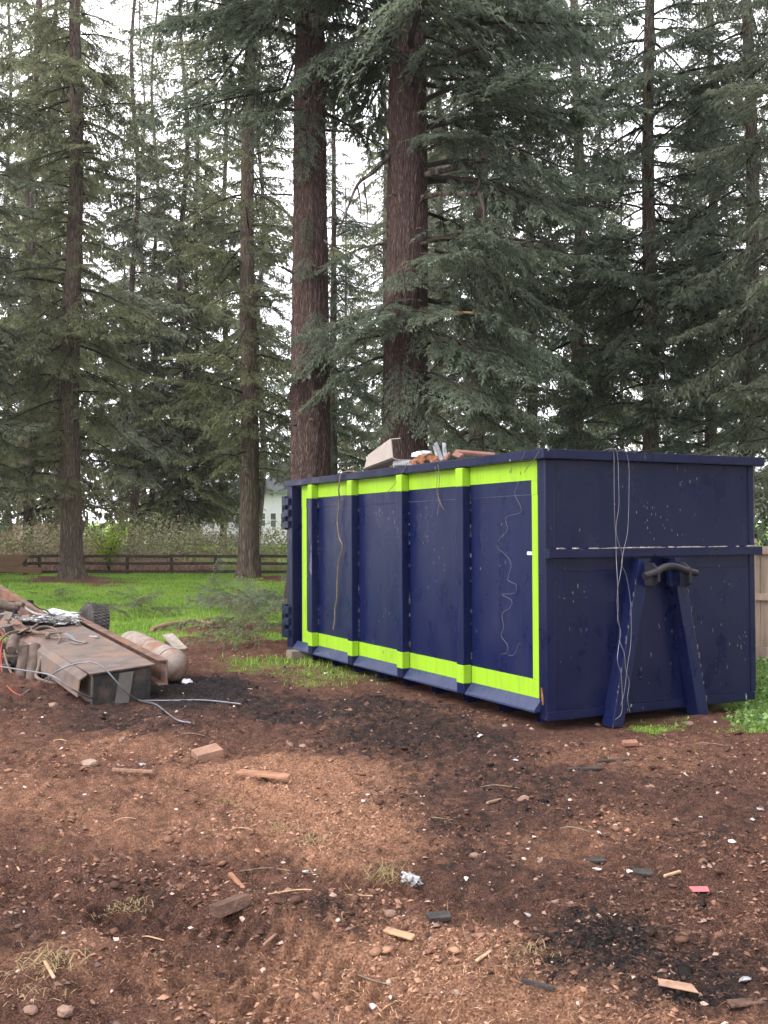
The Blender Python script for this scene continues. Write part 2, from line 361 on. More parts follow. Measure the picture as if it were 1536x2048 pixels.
BARK_RED = bark('bark_red', (.108,.074,.067), (.042,.029,.026), 34); BARK_GREY = bark('bark_grey', (.142,.110,.092), (.055,.042,.036), 18, (.11,.11,.06)); BARK_DARK = bark('bark_dark', (.115,.092,.080), (.03,.022,.02), 8)
TWIG = mat('twig_bark', (.032,.026,.020), .9, .1, .4, 8)
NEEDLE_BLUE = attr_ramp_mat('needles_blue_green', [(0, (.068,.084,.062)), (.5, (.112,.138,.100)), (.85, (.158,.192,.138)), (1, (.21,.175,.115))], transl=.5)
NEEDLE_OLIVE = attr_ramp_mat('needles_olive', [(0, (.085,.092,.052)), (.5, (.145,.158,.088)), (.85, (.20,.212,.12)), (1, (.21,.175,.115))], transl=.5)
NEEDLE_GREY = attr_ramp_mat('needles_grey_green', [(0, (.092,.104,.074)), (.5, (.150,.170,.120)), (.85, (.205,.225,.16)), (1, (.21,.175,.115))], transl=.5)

# ------------------------------------------------------------------ conifers
def nrm(v): return v/np.maximum(np.linalg.norm(v, axis=-1, keepdims=True), 1e-9)
def bough(seed, L, sp2, sp3, sl, sw, up=.1, sag=.35, tip=.15, droop=.5, bare=0.1):
    """One drooping conifer bough along +x: axis, side twigs and needle shoots. Returns needle V,tint (4 per quad) and wood V (4 per quad)."""
    r = np.random.default_rng(seed); U = r.uniform
    ph = U(0, 6.28); wob = U(.02, .07)*L
    ax = lambda s: np.stack([L*s*(1-.05*s), wob*np.sin(s*3.1+ph)*s, L*(up*s-sag*s**2+tip*s**4)], -1)
    n2 = max(6, int(2*L*.9/sp2)); s = np.sort(bare+(1-bare)*U(0, 1, n2)**.85); side = np.where(np.arange(n2) % 2 == 0, 1., -1.)
    l2 = L*(.07+.36*(1-s)**.8*np.minimum(1, (s+.1)/.3)**.5)*U(.55, 1.2, n2)
    ang = np.radians(U(35, 72, n2))*side; d2 = nrm(np.stack([np.cos(ang), np.sin(ang), U(-.25, .2, n2)], -1)); p2 = ax(s)
    n3 = np.maximum(3, (l2/sp3*2).astype(int)); I = np.repeat(np.arange(n2), n3); N = len(I)
    t = U(.06, 1.0, N); lt = l2[I]*t
    p = p2[I]+d2[I]*lt[:, None]; p[:, 2] -= droop*.55*lt**2+droop*.10*lt
    a3 = np.radians(U(12, 65, N))*np.where(U(0, 1, N) < .5, 1, -1)
    ca, sa = np.cos(a3), np.sin(a3); D = d2[I]
    d3 = np.stack([D[:, 0]*ca-D[:, 1]*sa, D[:, 0]*sa+D[:, 1]*ca, -U(-.15, 1, N)**1*droop*1.3-.05], -1); d3 = nrm(d3)
    l3 = sl*U(.55, 1.45, N)*(1.2-.45*t); w3 = sw*U(.7, 1.3, N)
    nn = nrm(np.cross(d3, np.array([0, 0, 1.]))+U(-.55, .55, (N, 3)))
    mid = p+d3*(l3*.42)[:, None]; end = p+d3*l3[:, None]; end[:, 2] -= .18*l3*U(.2, 1.4, N)
    Q = np.stack([p, mid+nn*w3[:, None], end, mid-nn*w3[:, None]], 1)          # N,4,3
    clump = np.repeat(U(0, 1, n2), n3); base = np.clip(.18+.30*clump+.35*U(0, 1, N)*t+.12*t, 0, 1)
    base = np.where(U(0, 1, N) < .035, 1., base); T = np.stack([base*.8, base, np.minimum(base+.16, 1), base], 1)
    # wood: twigs as slim two-sided strips, the axis as a square tube
    e2 = p2+d2*l2[:, None]; e2[:, 2] -= droop*.55*l2**2+droop*.1*l2; m2 = (p2+e2)/2; m2[:, 2] += droop*.12*l2**2
    pr = nrm(np.cross(d2, np.array([0, 0, 1.])))*(.004+.004*l2)[:, None]; pz = np.array([0, 0, 1.])*(.004+.004*l2)[:, None]
    W1 = np.stack([p2-pr, p2+pr, m2+pr*.7, m2-pr*.7], 1); W2 = np.stack([m2-pz*.7, m2+pz*.7, e2+pz*.2, e2-pz*.2], 1)
    ss = np.linspace(0, 1, 9); A = ax(ss); rad = (.010+.011*L)*(1-ss*.93)
    rings = np.stack([A+np.array([0, c, d])*rad[:, None] for c, d in ((1, 0), (0, 1), (-1, 0), (0, -1))], 1)
    W3 = np.concatenate([np.stack([rings[:-1, k], rings[1:, k], rings[1:, (k+1) % 4], rings[:-1, (k+1) % 4]], 1) for k in range(4)])
    return Q, T, np.concatenate([W1, W2, W3])
LIB = {}
def lib(kind):
    if kind not in LIB:
        prm = {'near': (3.2, .10, .046, .12, .0158), 'mid': (3.4, .15, .078, .195, .0245), 'far': (3.6, .25, .145, .38, .052)}[kind]
        LIB[kind] = [bough(100+k+{'near': 0, 'mid': 40, 'far': 80}[kind], *prm, up=(.15, .05, .22, -.02, .1, .3)[k], sag=(.34, .42, .5, .3, .55, .45)[k], tip=(.14, .1, .2, .1, .22, .12)[k], droop=(.5, .75, .45, .9, .6, .8)[k]) for k in range(6)]
    return LIB[kind]
LREF = {'near': 3.2, 'mid': 3.4, 'far': 3.6}
def crown_mesh(name, kind, specs, seed=0, zfar=99, wood=True):
    """specs: (x, y, z, azimuth deg, length, pitch deg[, variant])"""
    r = np.random.default_rng(seed); QS, TS, WS = [], [], []
    for sp in specs:
        x, y, z, az, L, pit = sp[:6]; var = sp[6] if len(sp) > 6 else int(r.integers(6))
        kd = kind if z < zfar else 'far'; Q, T, Wd = lib(kd)[var]; k = L/LREF[kd]; m = r.random() < .5
        a, b = math.radians(az), math.radians(pit)
        M = np.array([[math.cos(a), -math.sin(a), 0], [math.sin(a), math.cos(a), 0], [0, 0, 1]])@np.array([[math.cos(b), 0, -math.sin(b)], [0, 1, 0], [math.sin(b), 0, math.cos(b)]])
        rl = r.uniform(-.35, .35); M = M@np.array([[1, 0, 0], [0, math.cos(rl), -math.sin(rl)], [0, math.sin(rl), math.cos(rl)]])
        sc = np.array([k, (-k if m else k)*r.uniform(.8, 1.15), k*r.uniform(.85, 1.2)])
        keep = r.random(len(Q)) < min(1, (.55+.45*k if k < 1 else 1))
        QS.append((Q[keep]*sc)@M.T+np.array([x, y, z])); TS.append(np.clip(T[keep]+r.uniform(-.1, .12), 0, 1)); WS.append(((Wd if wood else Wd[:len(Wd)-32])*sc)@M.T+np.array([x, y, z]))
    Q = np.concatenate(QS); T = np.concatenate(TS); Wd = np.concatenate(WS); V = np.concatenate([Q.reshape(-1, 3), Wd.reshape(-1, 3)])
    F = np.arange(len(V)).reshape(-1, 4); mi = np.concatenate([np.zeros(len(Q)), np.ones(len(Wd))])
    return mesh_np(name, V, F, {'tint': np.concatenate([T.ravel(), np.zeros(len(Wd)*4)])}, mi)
def whorls(z0, z1, dz, per, lfun, r, trunk_r, lean=(0, 0), pit=(-18, 12), skip=.1):
    S = []; z = z0; az = r.uniform(0, 360)
    while z < z1:
        k = per+int(r.integers(-1, 2))
        for i in range(max(1, k)):
            if r.random() < skip: continue
            a = az+360*i/max(1, k)+r.uniform(-25, 25); zz = z+r.uniform(-.5, .5)*dz
            L = lfun(zz)*r.uniform(.65, 1.2); rr = trunk_r(zz)*.6
            S.append((lean[0]*zz+rr*math.cos(math.radians(a)), lean[1]*zz+rr*math.sin(math.radians(a)), zz, a, L, r.uniform(*pit)))
        az += 67+r.uniform(-15, 15); z += dz*r.uniform(.7, 1.3)
    return S
def trunk_mesh(name, H, r0, lean=(0, 0), seed=0, nside=20, nrow=40, furrow=.0, flare=.35, sway=.0, knots=0):
    zs = H*np.linspace(0, 1, nrow)**1.25; th = np.linspace(0, 2*math.pi, nside, endpoint=False)
    Z, TH = np.meshgrid(zs, th, indexing='ij'); R = r0*(1-.82*Z/H)*(1+flare*np.exp(-Z/(r0*1.3))*(1+.35*np.sin(TH*5+seed)))
    if furrow:
        cx, cy = np.cos(TH)*r0*9, np.sin(TH)*r0*9
        n = np.abs(fbm2((TH/(2*math.pi))*26+fbm2(Z*1.2, TH*2, 2, seed)*.8, Z*1.7+cx*.0, 3, seed+5)); R = R*(1+furrow*(np.minimum(n*2.2, 1)-.5))
        R = R*(1+.03*fbm2(cx*.4, Z*.5, 3, seed+9))
    for k in range(knots):
        r_ = np.random.default_rng(seed*31+k); kz, kt = r_.uniform(1.5, H*.7), r_.uniform(0, 6.28)
        d = ((Z-kz)/.16)**2+((np.angle(np.exp(1j*(TH-kt))))*r0/.13)**2; R = R+.07*np.exp(-d)
    X = R*np.cos(TH)+lean[0]*Z+sway*np.sin(Z*.45+seed); Y = R*np.sin(TH)+lean[1]*Z
    V = np.stack([X.ravel(), Y.ravel(), (Z-.15).ravel()], 1); i, j = np.meshgrid(np.arange(nrow-1), np.arange(nside), indexing='ij'); j2 = (j+1) % nside
    F = np.stack([i*nside+j, i*nside+j2, (i+1)*nside+j2, (i+1)*nside+j], -1).reshape(-1, 4)
    return mesh_np(name, V, F, smooth=True)
def place_tree(name, px, Y, trunk, crown, label, tmat=None, cmat=None, rot=0, scale=1.0, group=None, py=None):
    x = (px-768)/FPX*Y; z = gh(x, Y)
    root = empty(name, (x, Y, z), (0, 0, rot), label=label, cat='tree', group=group); root.scale = (scale,)*3
    for nm, me, m in (('trunk', trunk, tmat), ('crown', crown, cmat)):
        if me is None: continue
        if len(me.materials) == 0:
            for q in (m if isinstance(m, (list, tuple)) else [m]): me.materials.append(q)
        o = bpy.data.objects.new(nm, me); col.objects.link(o); o.parent = root
    return root
def Rg(s): return np.random.default_rng(s)

def near_trees():
    # first massive trunk behind the container's far end
    r = Rg(1); lean = (-.002, 0); tr = lambda z: .40*(1-.03*z)
    S = [(0, -.3, 9.2, 200, 2.6, -10), (0, 0, 9.8, 165, 3.4, 5), (0, 0, 10.6, 215, 3.2, -5), (0, 0, 11.2, 180, 3.6, -5), (0, 0, 9.4, 20, 2.4, -20), (0, 0, 10.4, 340, 2.8, -15),
         (0, -.35, 8.6, 250, .9, -60), (0, -.35, 7.4, 262, .8, -65), (0, -.35, 6.6, 240, .7, -55), (.1, -.35, 5.6, 285, 1.2, -40), (.1, -.35, 5.1, 300, 1.3, -25), (.2, -.3, 4.6, 320, 1.6, -20), (.1, -.35, 4.9, 250, .9, -30), (0, -.35, 9.4, 270, 1.4, -60)]
    S += whorls(11, 22, .5, 5, lambda z: 3.6*(1-(z-9)/26), r, tr, lean, (-20, 8))
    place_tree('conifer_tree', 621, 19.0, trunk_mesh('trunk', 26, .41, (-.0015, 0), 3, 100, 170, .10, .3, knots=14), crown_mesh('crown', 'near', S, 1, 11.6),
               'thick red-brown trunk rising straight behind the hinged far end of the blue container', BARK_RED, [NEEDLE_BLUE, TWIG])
    # second massive trunk, boughs sweeping out over the container
    r = Rg(2); lean = (.010, 0); tr = lambda z: .40*(1-.03*z)
    S = []
    for z, az, L, pit in [(9.6, -20, 3.6, 5), (9.0, -40, 3.4, 8), (9.4, 5, 3.9, 0), (8.6, -10, 3.6, 5), (8.3, -55, 3.0, 5), (8.9, 25, 3.4, 0), (7.9, -25, 3.3, 0), (7.7, 10, 3.6, -5), (10.2, -30, 3.4, 0), (10.4, 0, 3.8, 5),
                          (10.0, 40, 3.5, 0), (7.2, 30, 3.0, -5), (6.6, -15, 3.0, -8), (6.5, -45, 2.6, -5), (6.4, 10, 3.2, -10), (6.1, -70, 2.2, -5), (6.0, -95, 1.8, -8), (5.8, -30, 2.8, -12), (5.6, 0, 3.0, -14),
                          (5.5, -110, 1.9, -15), (5.3, -80, 1.9, -15), (5.2, -130, 2.0, -10), (5.0, -50, 2.5, -16), (4.8, -15, 2.8, -18), (4.9, 20, 3.0, -15), (4.5, -100, 1.6, -25), (4.3, -60, 2.2, -22), (4.2, -20, 2.6, -22),
                          (4.0, 5, 2.8, -20), (3.9, -75, 1.5, -35), (5.4, -150, 2.0, -8), (5.0, 170, 2.2, -12), (6.6, 165, 1.6, 0), (4.6, 195, 1.8, -20), (3.7, -35, 2.2, -28), (8.2, -75, 1.8, -5), (9.2, -80, 1.8, 0), (3.9, -120, 1.2, -45)]:
        a = math.radians(az); S.append((lean[0]*z+.3*math.cos(a), .3*math.sin(a), z, az, L*r.uniform(.95, 1.1), pit+r.uniform(-5, 5)))
        if r.random() < .55: S.append((lean[0]*z+.3*math.cos(a)+.2, .3*math.sin(a), z+r.uniform(-.25, .25), az+r.uniform(-18, 18), L*r.uniform(.6, .9), pit-r.uniform(0, 14)))
    S += whorls(10.2, 22, .5, 5, lambda z: 3.9*(1-(z-9)/26), r, tr, lean, (-20, 8))
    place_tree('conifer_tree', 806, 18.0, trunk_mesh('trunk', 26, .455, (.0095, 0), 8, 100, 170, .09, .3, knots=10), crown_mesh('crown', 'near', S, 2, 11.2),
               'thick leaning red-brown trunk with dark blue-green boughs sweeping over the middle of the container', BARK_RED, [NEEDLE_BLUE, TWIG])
    # tree behind the hooked end
    r = Rg(4); tr = lambda z: .22
    S = whorls(2.6, 19, .36, 4, lambda z: (2.6+.5*math.sin(z*1.1))*(1-max(0, z-12)/16), r, tr, (.003, 0), (-25, 15))
    place_tree('conifer_tree', 1297, 25.5, trunk_mesh('trunk', 24, .235, (.005, 0), 12, 40, 110, .08, .3, sway=.05, knots=12), crown_mesh('crown', 'mid', S, 4, 15),
               'slim dark conifer whose trunk rises behind the hooked end of the container', BARK_GREY, [NEEDLE_BLUE, TWIG])
    # lawn tree by the plank panel
    r = Rg(5); tr = lambda z: .25
    S = whorls(3.2, 23, .38, 4, lambda z: (2.3+.6*math.sin(z*.9+1))*(1-max(0, z-14)/16), r, tr, (.008, 0), (-28, 12))
    place_tree('conifer_tree', 141, 30.6, trunk_mesh('trunk', 28, .32, (.0065, 0), 21, 64, 140, .10, .55, sway=.07, knots=14), crown_mesh('crown', 'mid', S, 5, 18),
               'olive-green conifer with grey flared trunk on the lawn beside the end of the rail fence', BARK_GREY, [NEEDLE_OLIVE, TWIG])
    r = Rg(6)
    S = whorls(3.4, 23, .42, 3, lambda z: (2.5+.5*math.sin(z*1.3))*(1-max(0, z-14)/16), r, tr, (.001, 0), (-25, 15), .18)
    place_tree('conifer_tree', 496, 30.6, trunk_mesh('trunk', 28, .30, (.001, 0), 25, 64, 140, .10, .55, sway=.05, knots=14), crown_mesh('crown', 'mid', S, 6, 18),
               'conifer with a mossy flared trunk on the lawn before the rail fence near the container', BARK_GREY, [NEEDLE_OLIVE, TWIG])
near_trees()
def dead_limbs():
    roots = [o for o in bpy.data.objects if o.get('category') == 'tree']; roots.sort(key=lambda o: o.location.y); B2, B1 = roots[0], roots[1]
    def limb(root, pts, r0, m=None):
        Y = root.location.y; P = [np.array(at_depth(px, py, Y+dy))-np.array(root.location) for px, py, dy in pts]; P = spline(P, 5); n = len(P); b = MB(); b.tube(P, [r0*(1-.85*i/(n-1)) for i in range(n)], 6); b.build('dead_limb', m or BARK_DARK, root, smooth=True)
    limb(B2, [(845, 395, -.3), (880, 388, -.6), (950, 385, -.9), (958, 350, -1.0), (945, 320, -1.1)], .05); limb(B2, [(955, 380, -.9), (968, 420, -.9), (966, 470, -.9)], .045); limb(B2, [(840, 405, -.35), (855, 380, -.6)], .03)
    limb(B2, [(780, 310, -.1), (745, 345, -.3), (715, 370, -.4), (690, 430, -.5), (670, 480, -.5)], .05); limb(B2, [(728, 365, -.4), (735, 430, -.4), (730, 490, -.4)], .022); limb(B2, [(715, 372, -.4), (722, 420, -.4), (715, 470, -.5)], .02)
    limb(B2, [(850, 350, -.2), (930, 330, -.7), (1010, 300, -1.0), (1080, 290, -1.2)], .055); limb(B2, [(845, 640, -.3), (890, 628, -.8), (930, 625, -1.0), (968, 628, -1.1)], .05, mat('split_limb', (.28,.19,.10), .9, .2, .4, 14, .4, 40)); limb(B2, [(845, 700, -.2), (900, 690, -.8), (945, 675, -1.2)], .04)
    limb(B2, [(850, 480, .2), (960, 470, -.2), (1060, 482, -.5), (1150, 480, -.8)], .05); limb(B1, [(590, 548, -.3), (565, 535, -.6), (545, 530, -.8)], .03); limb(B1, [(648, 260, 0), (700, 262, -.2), (760, 250, -.3)], .03); limb(B1, [(585, 390, -.1), (540, 388, -.2), (510, 392, -.3)], .022); limb(B1, [(648, 480, -.2), (665, 500, -.4), (672, 540, -.5)], .02)
    rr = np.random.default_rng(8)
    for root, x0, x1 in ((B1, 585, 645), (B2, 790, 850)):
        for k in range(14):
            py = rr.uniform(30, 860); px = x0+rr.uniform(0, 1)*(x1-x0); sgn = -1 if px < (x0+x1)/2 else 1; limb(root, [(px, py, -.40), (px+sgn*rr.uniform(2, 9), py-rr.uniform(-6, 6), -.50), (px+sgn*rr.uniform(6, 22), py+rr.uniform(-8, 10), -.60)], rr.uniform(.012, .030))
    for k, (px, py) in enumerate([(930, 470), (1000, 560), (905, 620), (1070, 330), (985, 200), (1010, 690), (940, 760), (1100, 420), (880, 560), (1120, 250), (960, 560), (1040, 780)]):
        for q in range(3): x = px+rr.uniform(-18, 18); limb(B2, [(x, py-30, -1.4), (x+rr.uniform(-6, 6), py+rr.uniform(0, 30), -1.5), (x+rr.uniform(-14, 14), py+rr.uniform(50, 120), -1.5)], .004, TWIG)
dead_limbs()

def back_trees():
    crowns = []; trunks = []
    for k in range(3):
        r = Rg(30+k); H = 24
        S = whorls((2.2, 3.2, 2.6)[k], 22, .42, 4, (lambda z: (2.7+.4*math.sin(z+k))*(1-max(0, z-9)/17)), r, lambda z: .15, (0, 0), (-28, 14), .12)
        crowns.append(crown_mesh('crown', 'mid', S, 30+k, 15)); trunks.append(trunk_mesh('trunk', H, .2, (0, 0), 50+k, 20, 60, .06, .35, sway=.08, knots=6))
    fc, ft = [], []
    for k in range(3):
        r = Rg(60+k); H = 42
        S = whorls((2.0, 5.0, 3.0, 7.0)[k], 41, .62, 4, (lambda z: (3.3+.6*math.sin(z+k))*(1-max(0, z-14)/30)), r, lambda z: .15, (0, 0), (-28, 14), .1)
        fc.append(crown_mesh('crown', 'far', S, 60+k)); ft.append(trunk_mesh('trunk', H, .21, (0, 0), 70+k, 12, 40, .0, .3, sway=.22))
    r = Rg(99)
    mids = [(960, 25.5, 0, 'tree with hanging grey-green sprays just behind the second massive trunk'), (1155, 29, 1, 'tree whose thin pale trunk shows between the sweeping boughs and the slim dark conifer'),
            (1062, 34, 2, 'tree filling the gap behind the sweeping boughs above the debris in the container'), (1425, 31, 0, 'pale grey-green tree above the hooked end of the container, beyond the slim dark conifer'),
            (1500, 24, 1, 'tree with pale drooping sprays above the board fence'), (1640, 20.5, 2, 'tree with low sprays reaching in from the edge beside the board fence'),
            (1580, 34, 0, 'tree standing far behind the board fence'), (-70, 29, 2, 'tree at the outer edge beyond the plank panel whose boughs reach into view'),
            (-190, 38, 1, 'tree outside the edge behind the plank panel, only bough tips in view'), (667, 38, 1, 'thin tree seen in the gap between the two massive trunks'), (878, 36, 0, 'thin tree close behind the second massive trunk')]
    for px, Y, k, lb in mids:
        place_tree('conifer_tree', px, Y, trunks[k], crowns[k], lb, BARK_GREY, [NEEDLE_GREY if k != 1 else NEEDLE_BLUE, TWIG], r.uniform(0, 6.28), r.uniform(.9, 1.15))
    fars = [(66, 43, 0, 1.05, 'dark trunk standing behind the rail fence just past the plank panel'), (15, 56, 1, .95, 'thin reddish trunk behind the plank panel, beside the dark trunk'),
            (113, 50, 2, 1.0, 'dark trunk half hidden behind the lawn tree with the grey flared trunk'), (268, 50, 1, .9, 'trunk behind the leafy yellow-green shrub, nearer the lawn tree'),
            (308, 58, 0, .9, 'slim trunk behind the bramble thicket, midway along the rail fence'), (366, 52, 0, .95, 'pale trunk, the thicker of two before the low white house wing'), (392, 55, 2, .7, 'thin dark trunk, the slimmer of two before the low white house wing'),
            (520, 53, 1, .85, 'slim pinkish trunk just behind the mossy lawn tree, before the white house'), (448, 60, 2, 1.0, 'tree in front of the white house between its two wings')]
    for px, Y, k, s, lb in fars:
        place_tree('conifer_tree', px, Y, ft[k], fc[k], lb, BARK_DARK, [NEEDLE_GREY if k % 2 else NEEDLE_OLIVE, TWIG], r.uniform(0, 6.28), s)
    n = 0
    for row, (Y0, step) in enumerate([(66, 210), (88, 170)]):
        px = -120+row*30
        while px < 1680:
            if not (row == 0 and 290 < px < 590) and not (row == 1 and 500 < px < 600):
                k = int(r.integers(3))
                place_tree('conifer_tree', px+r.uniform(-25, 25), Y0+r.uniform(-7, 7), ft[k], fc[k], ('grey-green conifer in the far wood behind the gardens', 'distant conifer among the hazy back rows of the wood', 'remote conifer closing the view at the back of the wood')[row], BARK_DARK, [NEEDLE_GREY, TWIG], r.uniform(0, 6.28), r.uniform(.85, 1.15),
                           group=('conifers of the far wood, front row', 'conifers of the far wood, middle row', 'conifers of the far wood, back row')[row]); n += 1
            px += step*r.uniform(.7, 1.3)
    for i, (x, Y) in enumerate([(-15, 17), (-19, 23), (-22, 15), (-26, 22), (-17, 29), (-24, 30), (13, 6), (15, 1), (17, 9), (14, -4), (20, 4), (12.5, 10.5), (18, -2)]):
        k = i % 3; place_tree('conifer_tree', 768+x/Y*FPX, Y, trunks[k], crowns[k], ('conifer of the wood going on past the wreck, out of view' if x < 0 else 'conifer of the wood beyond the board fence, out of view'), BARK_GREY, [NEEDLE_GREY, TWIG], r.uniform(0, 6.28), r.uniform(.9, 1.1), group=('conifers past the wreck' if x < 0 else 'conifers beyond the board fence'))
back_trees()
# ------------------------------------------------------------------ blue container
BOX_LOC = Vector((1.3187, 8.3106, .1565)); BOX_ROT = Euler((-.012, .0011, .4742), 'YXZ'); BOX_M = Matrix.Translation(BOX_LOC) @ BOX_ROT.to_matrix().to_4x4(); BOX_I = BOX_M.inverted()
def bloc(px, py, axis, off):
    """point of the container's local plane (axis = off) seen at a pixel of the photograph"""
    o = BOX_I @ Vector((0, 0, CAM_Z)); d = BOX_I.to_3x3() @ Vector(ray(px, py)); t = (off-o[axis])/d[axis]; return o+d*t
def paint(name, base, chips=.0, streak=.25, rough=.29, dirt=(.06,.055,.06), dirt_amt=.09, chip_col=(.20, .19, .19)):
    m = bpy.data.materials.new(name); m.use_nodes = True; n, l = nodes_of(m); p = n['Principled BSDF']
    t = n.new('ShaderNodeTexCoord')
    def noi(sc, st, det=6, ro=.6):
        mp = n.new('ShaderNodeMapping'); mp.inputs['Scale'].default_value = st; l.new(t.outputs['Object'], mp.inputs['Vector'])
        a = n.new('ShaderNodeTexNoise'); a.inputs['Scale'].default_value = sc; a.inputs['Detail'].default_value = det; a.inputs['Roughness'].default_value = ro; l.new(mp.outputs[0], a.inputs['Vector']); return a.outputs['Fac']
    def rng(f, a, b, c=0, d=1):
        r = n.new('ShaderNodeMapRange'); r.inputs['From Min'].default_value = a; r.inputs['From Max'].default_value = b; r.inputs['To Min'].default_value = c; r.inputs['To Max'].default_value = d; l.new(f, r.inputs['Value']); return r.outputs[0]
    def mixc(f, a, bcol):
        x = n.new('ShaderNodeMix'); x.data_type = 'RGBA'; l.new(f, x.inputs[0]); l.new(a, x.inputs[6]); x.inputs[7].default_value = tuple(bcol)+(1,); return x.outputs[2]
    r = n.new('ShaderNodeValToRGB'); b = np.array(base); e = r.color_ramp.elements
    e[0].position = .3; e[1].position = .7; e[0].color = tuple(b*(1-streak))+(1,); e[1].color = tuple(np.minimum(b*(1+streak), .95))+(1,)
    l.new(noi(1.0, (22, 22, .5), 4), r.inputs['Fac'])
    c = mixc(rng(noi(2.2, (1, 1, .5), 8, .7), .5, .85, 0, dirt_amt), r.outputs['Color'], dirt)
    c = mixc(rng(noi(30, (1, 1, .12), 5, .8), .63, .72, 0, dirt_amt*.8), c, dirt)
    if chips:
        k = noi(24, (1, 1, .35), 2, .5); k2 = noi(1.7, (1, 1, 1), 3)
        mul = n.new('ShaderNodeMath'); mul.operation = 'MULTIPLY'; l.new(rng(k, .76-chips*.04, .775-chips*.04), mul.inputs[0]); l.new(rng(k2, .48, .6), mul.inputs[1])
        c = mixc(mul.outputs[0], c, chip_col)
    l.new(c, p.inputs['Base Color']); l.new(rng(noi(4, (1, 1, .6), 6), .3, .7, rough-.08, rough+.16), p.inputs['Roughness'])
    p.inputs['Specular IOR Level'].default_value = .24
    bn = n.new('ShaderNodeBump'); bn.inputs['Strength'].default_value = .35; bn.inputs['Distance'].default_value = .02; l.new(noi(2.0, (1, 1, .7), 3), bn.inputs['Height']); l.new(bn.outputs[0], p.inputs['Normal'])
    MATS[name] = m; return m
BLUE = paint('blue_paint', (.0028,.0050,.027), 1.0); BLUE_SIDE = paint('blue_side_paint', (.0030,.0062,.034), .6)
SKYLIT_BLUE = paint('skylit_blue_paint', (.022,.028,.066), .6, dirt_amt=.25)  # lighter blue for the skirt: sky reflection on its slope painted into the colour
LIME = paint('lime_paint', (.195,.35,.014), 1.6, .10, .5, (.09,.10,.025), .5, (.03, .04, .03))
STEEL_D = mat('dark_steel', (.010,.013,.024), .42, .25, .35, 12, metal=.3, second=(.035,.03,.032))
WEAR = mat('worn_edge', (.14,.13,.13), .7, .3, .4, 30, second=(.03,.035,.07), lo=.4, hi=.6)
def container():
    root = empty('waste_container', BOX_LOC, label='navy blue steel roll-off container with lime green striped frame standing on the dirt', cat='container')
    root.rotation_mode = 'YXZ'; root.rotation_euler = BOX_ROT
    def B(name, m, *boxes, bevel=.004, parent=root, **kw):
        b = MB()
        for q in boxes: b.box(*q)
        return b.build(name, m, parent, bevel=bevel, **kw)
    RIBS = [1.20, 2.37, 3.55, 4.68]
    sp = B('side_panel', BLUE_SIDE, (.004, .014, .09, 5.15, .0, 1.764), bevel=0)
    B('upper_sheet', BLUE_SIDE, (.0, .012, .09, 5.15, 1.766, 2.06), bevel=0, parent=sp)
    B('side_panel', BLUE, (2.30, 2.325, .02, 5.45, .0, 2.06)); B('floor_plate', BLUE, (.02, 2.30, .012, 5.44, -.012, .012))
    ep = B('end_panel', BLUE, (.09, 2.30, .0, .010, 1.13, 2.06), bevel=0); B('lower_sheet', BLUE, (.09, 2.30, -.003, .008, .0, 1.128), bevel=0, parent=ep)
    B('corner_post', BLUE, (-.012, .088, -.012, .088, -.07, 2.05), bevel=.012); B('corner_post', BLUE, (2.262, 2.332, -.010, .06, .0, 2.05), bevel=.008)
    # painted stripe on the skin
    for q in [(-.0035, .003, .105, 5.128, 1.886, 2.052), (-.0005, .0035, .105, 5.128, .093, .243), (-.0005, .0035, .105, .187, .2445, 1.7645), (-.0035, .003, .105, .187, 1.7665, 1.8845), (-.0005, .0035, 4.982, 5.128, .2445, 1.7645), (-.0035, .003, 4.982, 5.128, 1.7665, 1.8845)]:
        B('stripe', LIME, q, bevel=0, parent=sp, label='lime green painted band')
    for u in RIBS:
        rb = B('rib', BLUE_SIDE, (-.088, -.002, u-.058, u+.058, -.01, 2.044), bevel=.008)
        B('stripe', LIME, (-.091, -.0045, u-.061, u+.061, 1.872, 2.043), bevel=.008, parent=rb, label='lime green painted band'); B('stripe', LIME, (-.091, -.0045, u-.061, u+.061, .085, .252), bevel=.008, parent=rb, label='lime green painted band')
        w = MB()
        for k in range(16):
            z = rnd.uniform(.3, 1.8); w.box(-.006, .002, u-.064, u-.057, z, z+rnd.uniform(.01, .035))
        w.build('weld', WEAR, rb, kind='stuff')
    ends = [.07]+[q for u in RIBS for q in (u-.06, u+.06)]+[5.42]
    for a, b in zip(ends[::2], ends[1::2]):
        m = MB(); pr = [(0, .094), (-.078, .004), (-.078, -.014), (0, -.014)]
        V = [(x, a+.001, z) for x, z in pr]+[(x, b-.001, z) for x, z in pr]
        m.add(V, [(0, 1, 2, 3), (7, 6, 5, 4), (0, 4, 5, 1), (1, 5, 6, 2), (2, 6, 7, 3), (3, 7, 4, 0)]); m.build('skirt', SKYLIT_BLUE, root, bevel=.004)
    # top rail of four lengths
    for q in [(-.075, .035, -.075, 5.53, 2.048, 2.128), (.0355, 2.40, -.0755, .035, 2.0475, 2.1275), (2.30, 2.401, .0355, 5.53, 2.048, 2.128)]: B('top_rail', BLUE, q, bevel=.008)
    mr = B('middle_rail', BLUE, (-.02, 2.362, -.075, -.0035, 1.240, 1.316), bevel=.006)
    g = MB()
    for k in range(46):
        x = rnd.uniform(.05, 2.3); w = rnd.uniform(.012, .08); g.box(x, x+w, -.07, rnd.uniform(-.05, -.01), 1.3155, 1.3155+rnd.uniform(.003, .011))
    g.build('grit', MATS.get('grit') or mat('grit', (.30,.26,.23), .95, .1, .5, 40), mr, kind='stuff')
    B('bottom_beam', BLUE, (.0, 2.31, -.016, .05, -.076, -.002), bevel=.005)
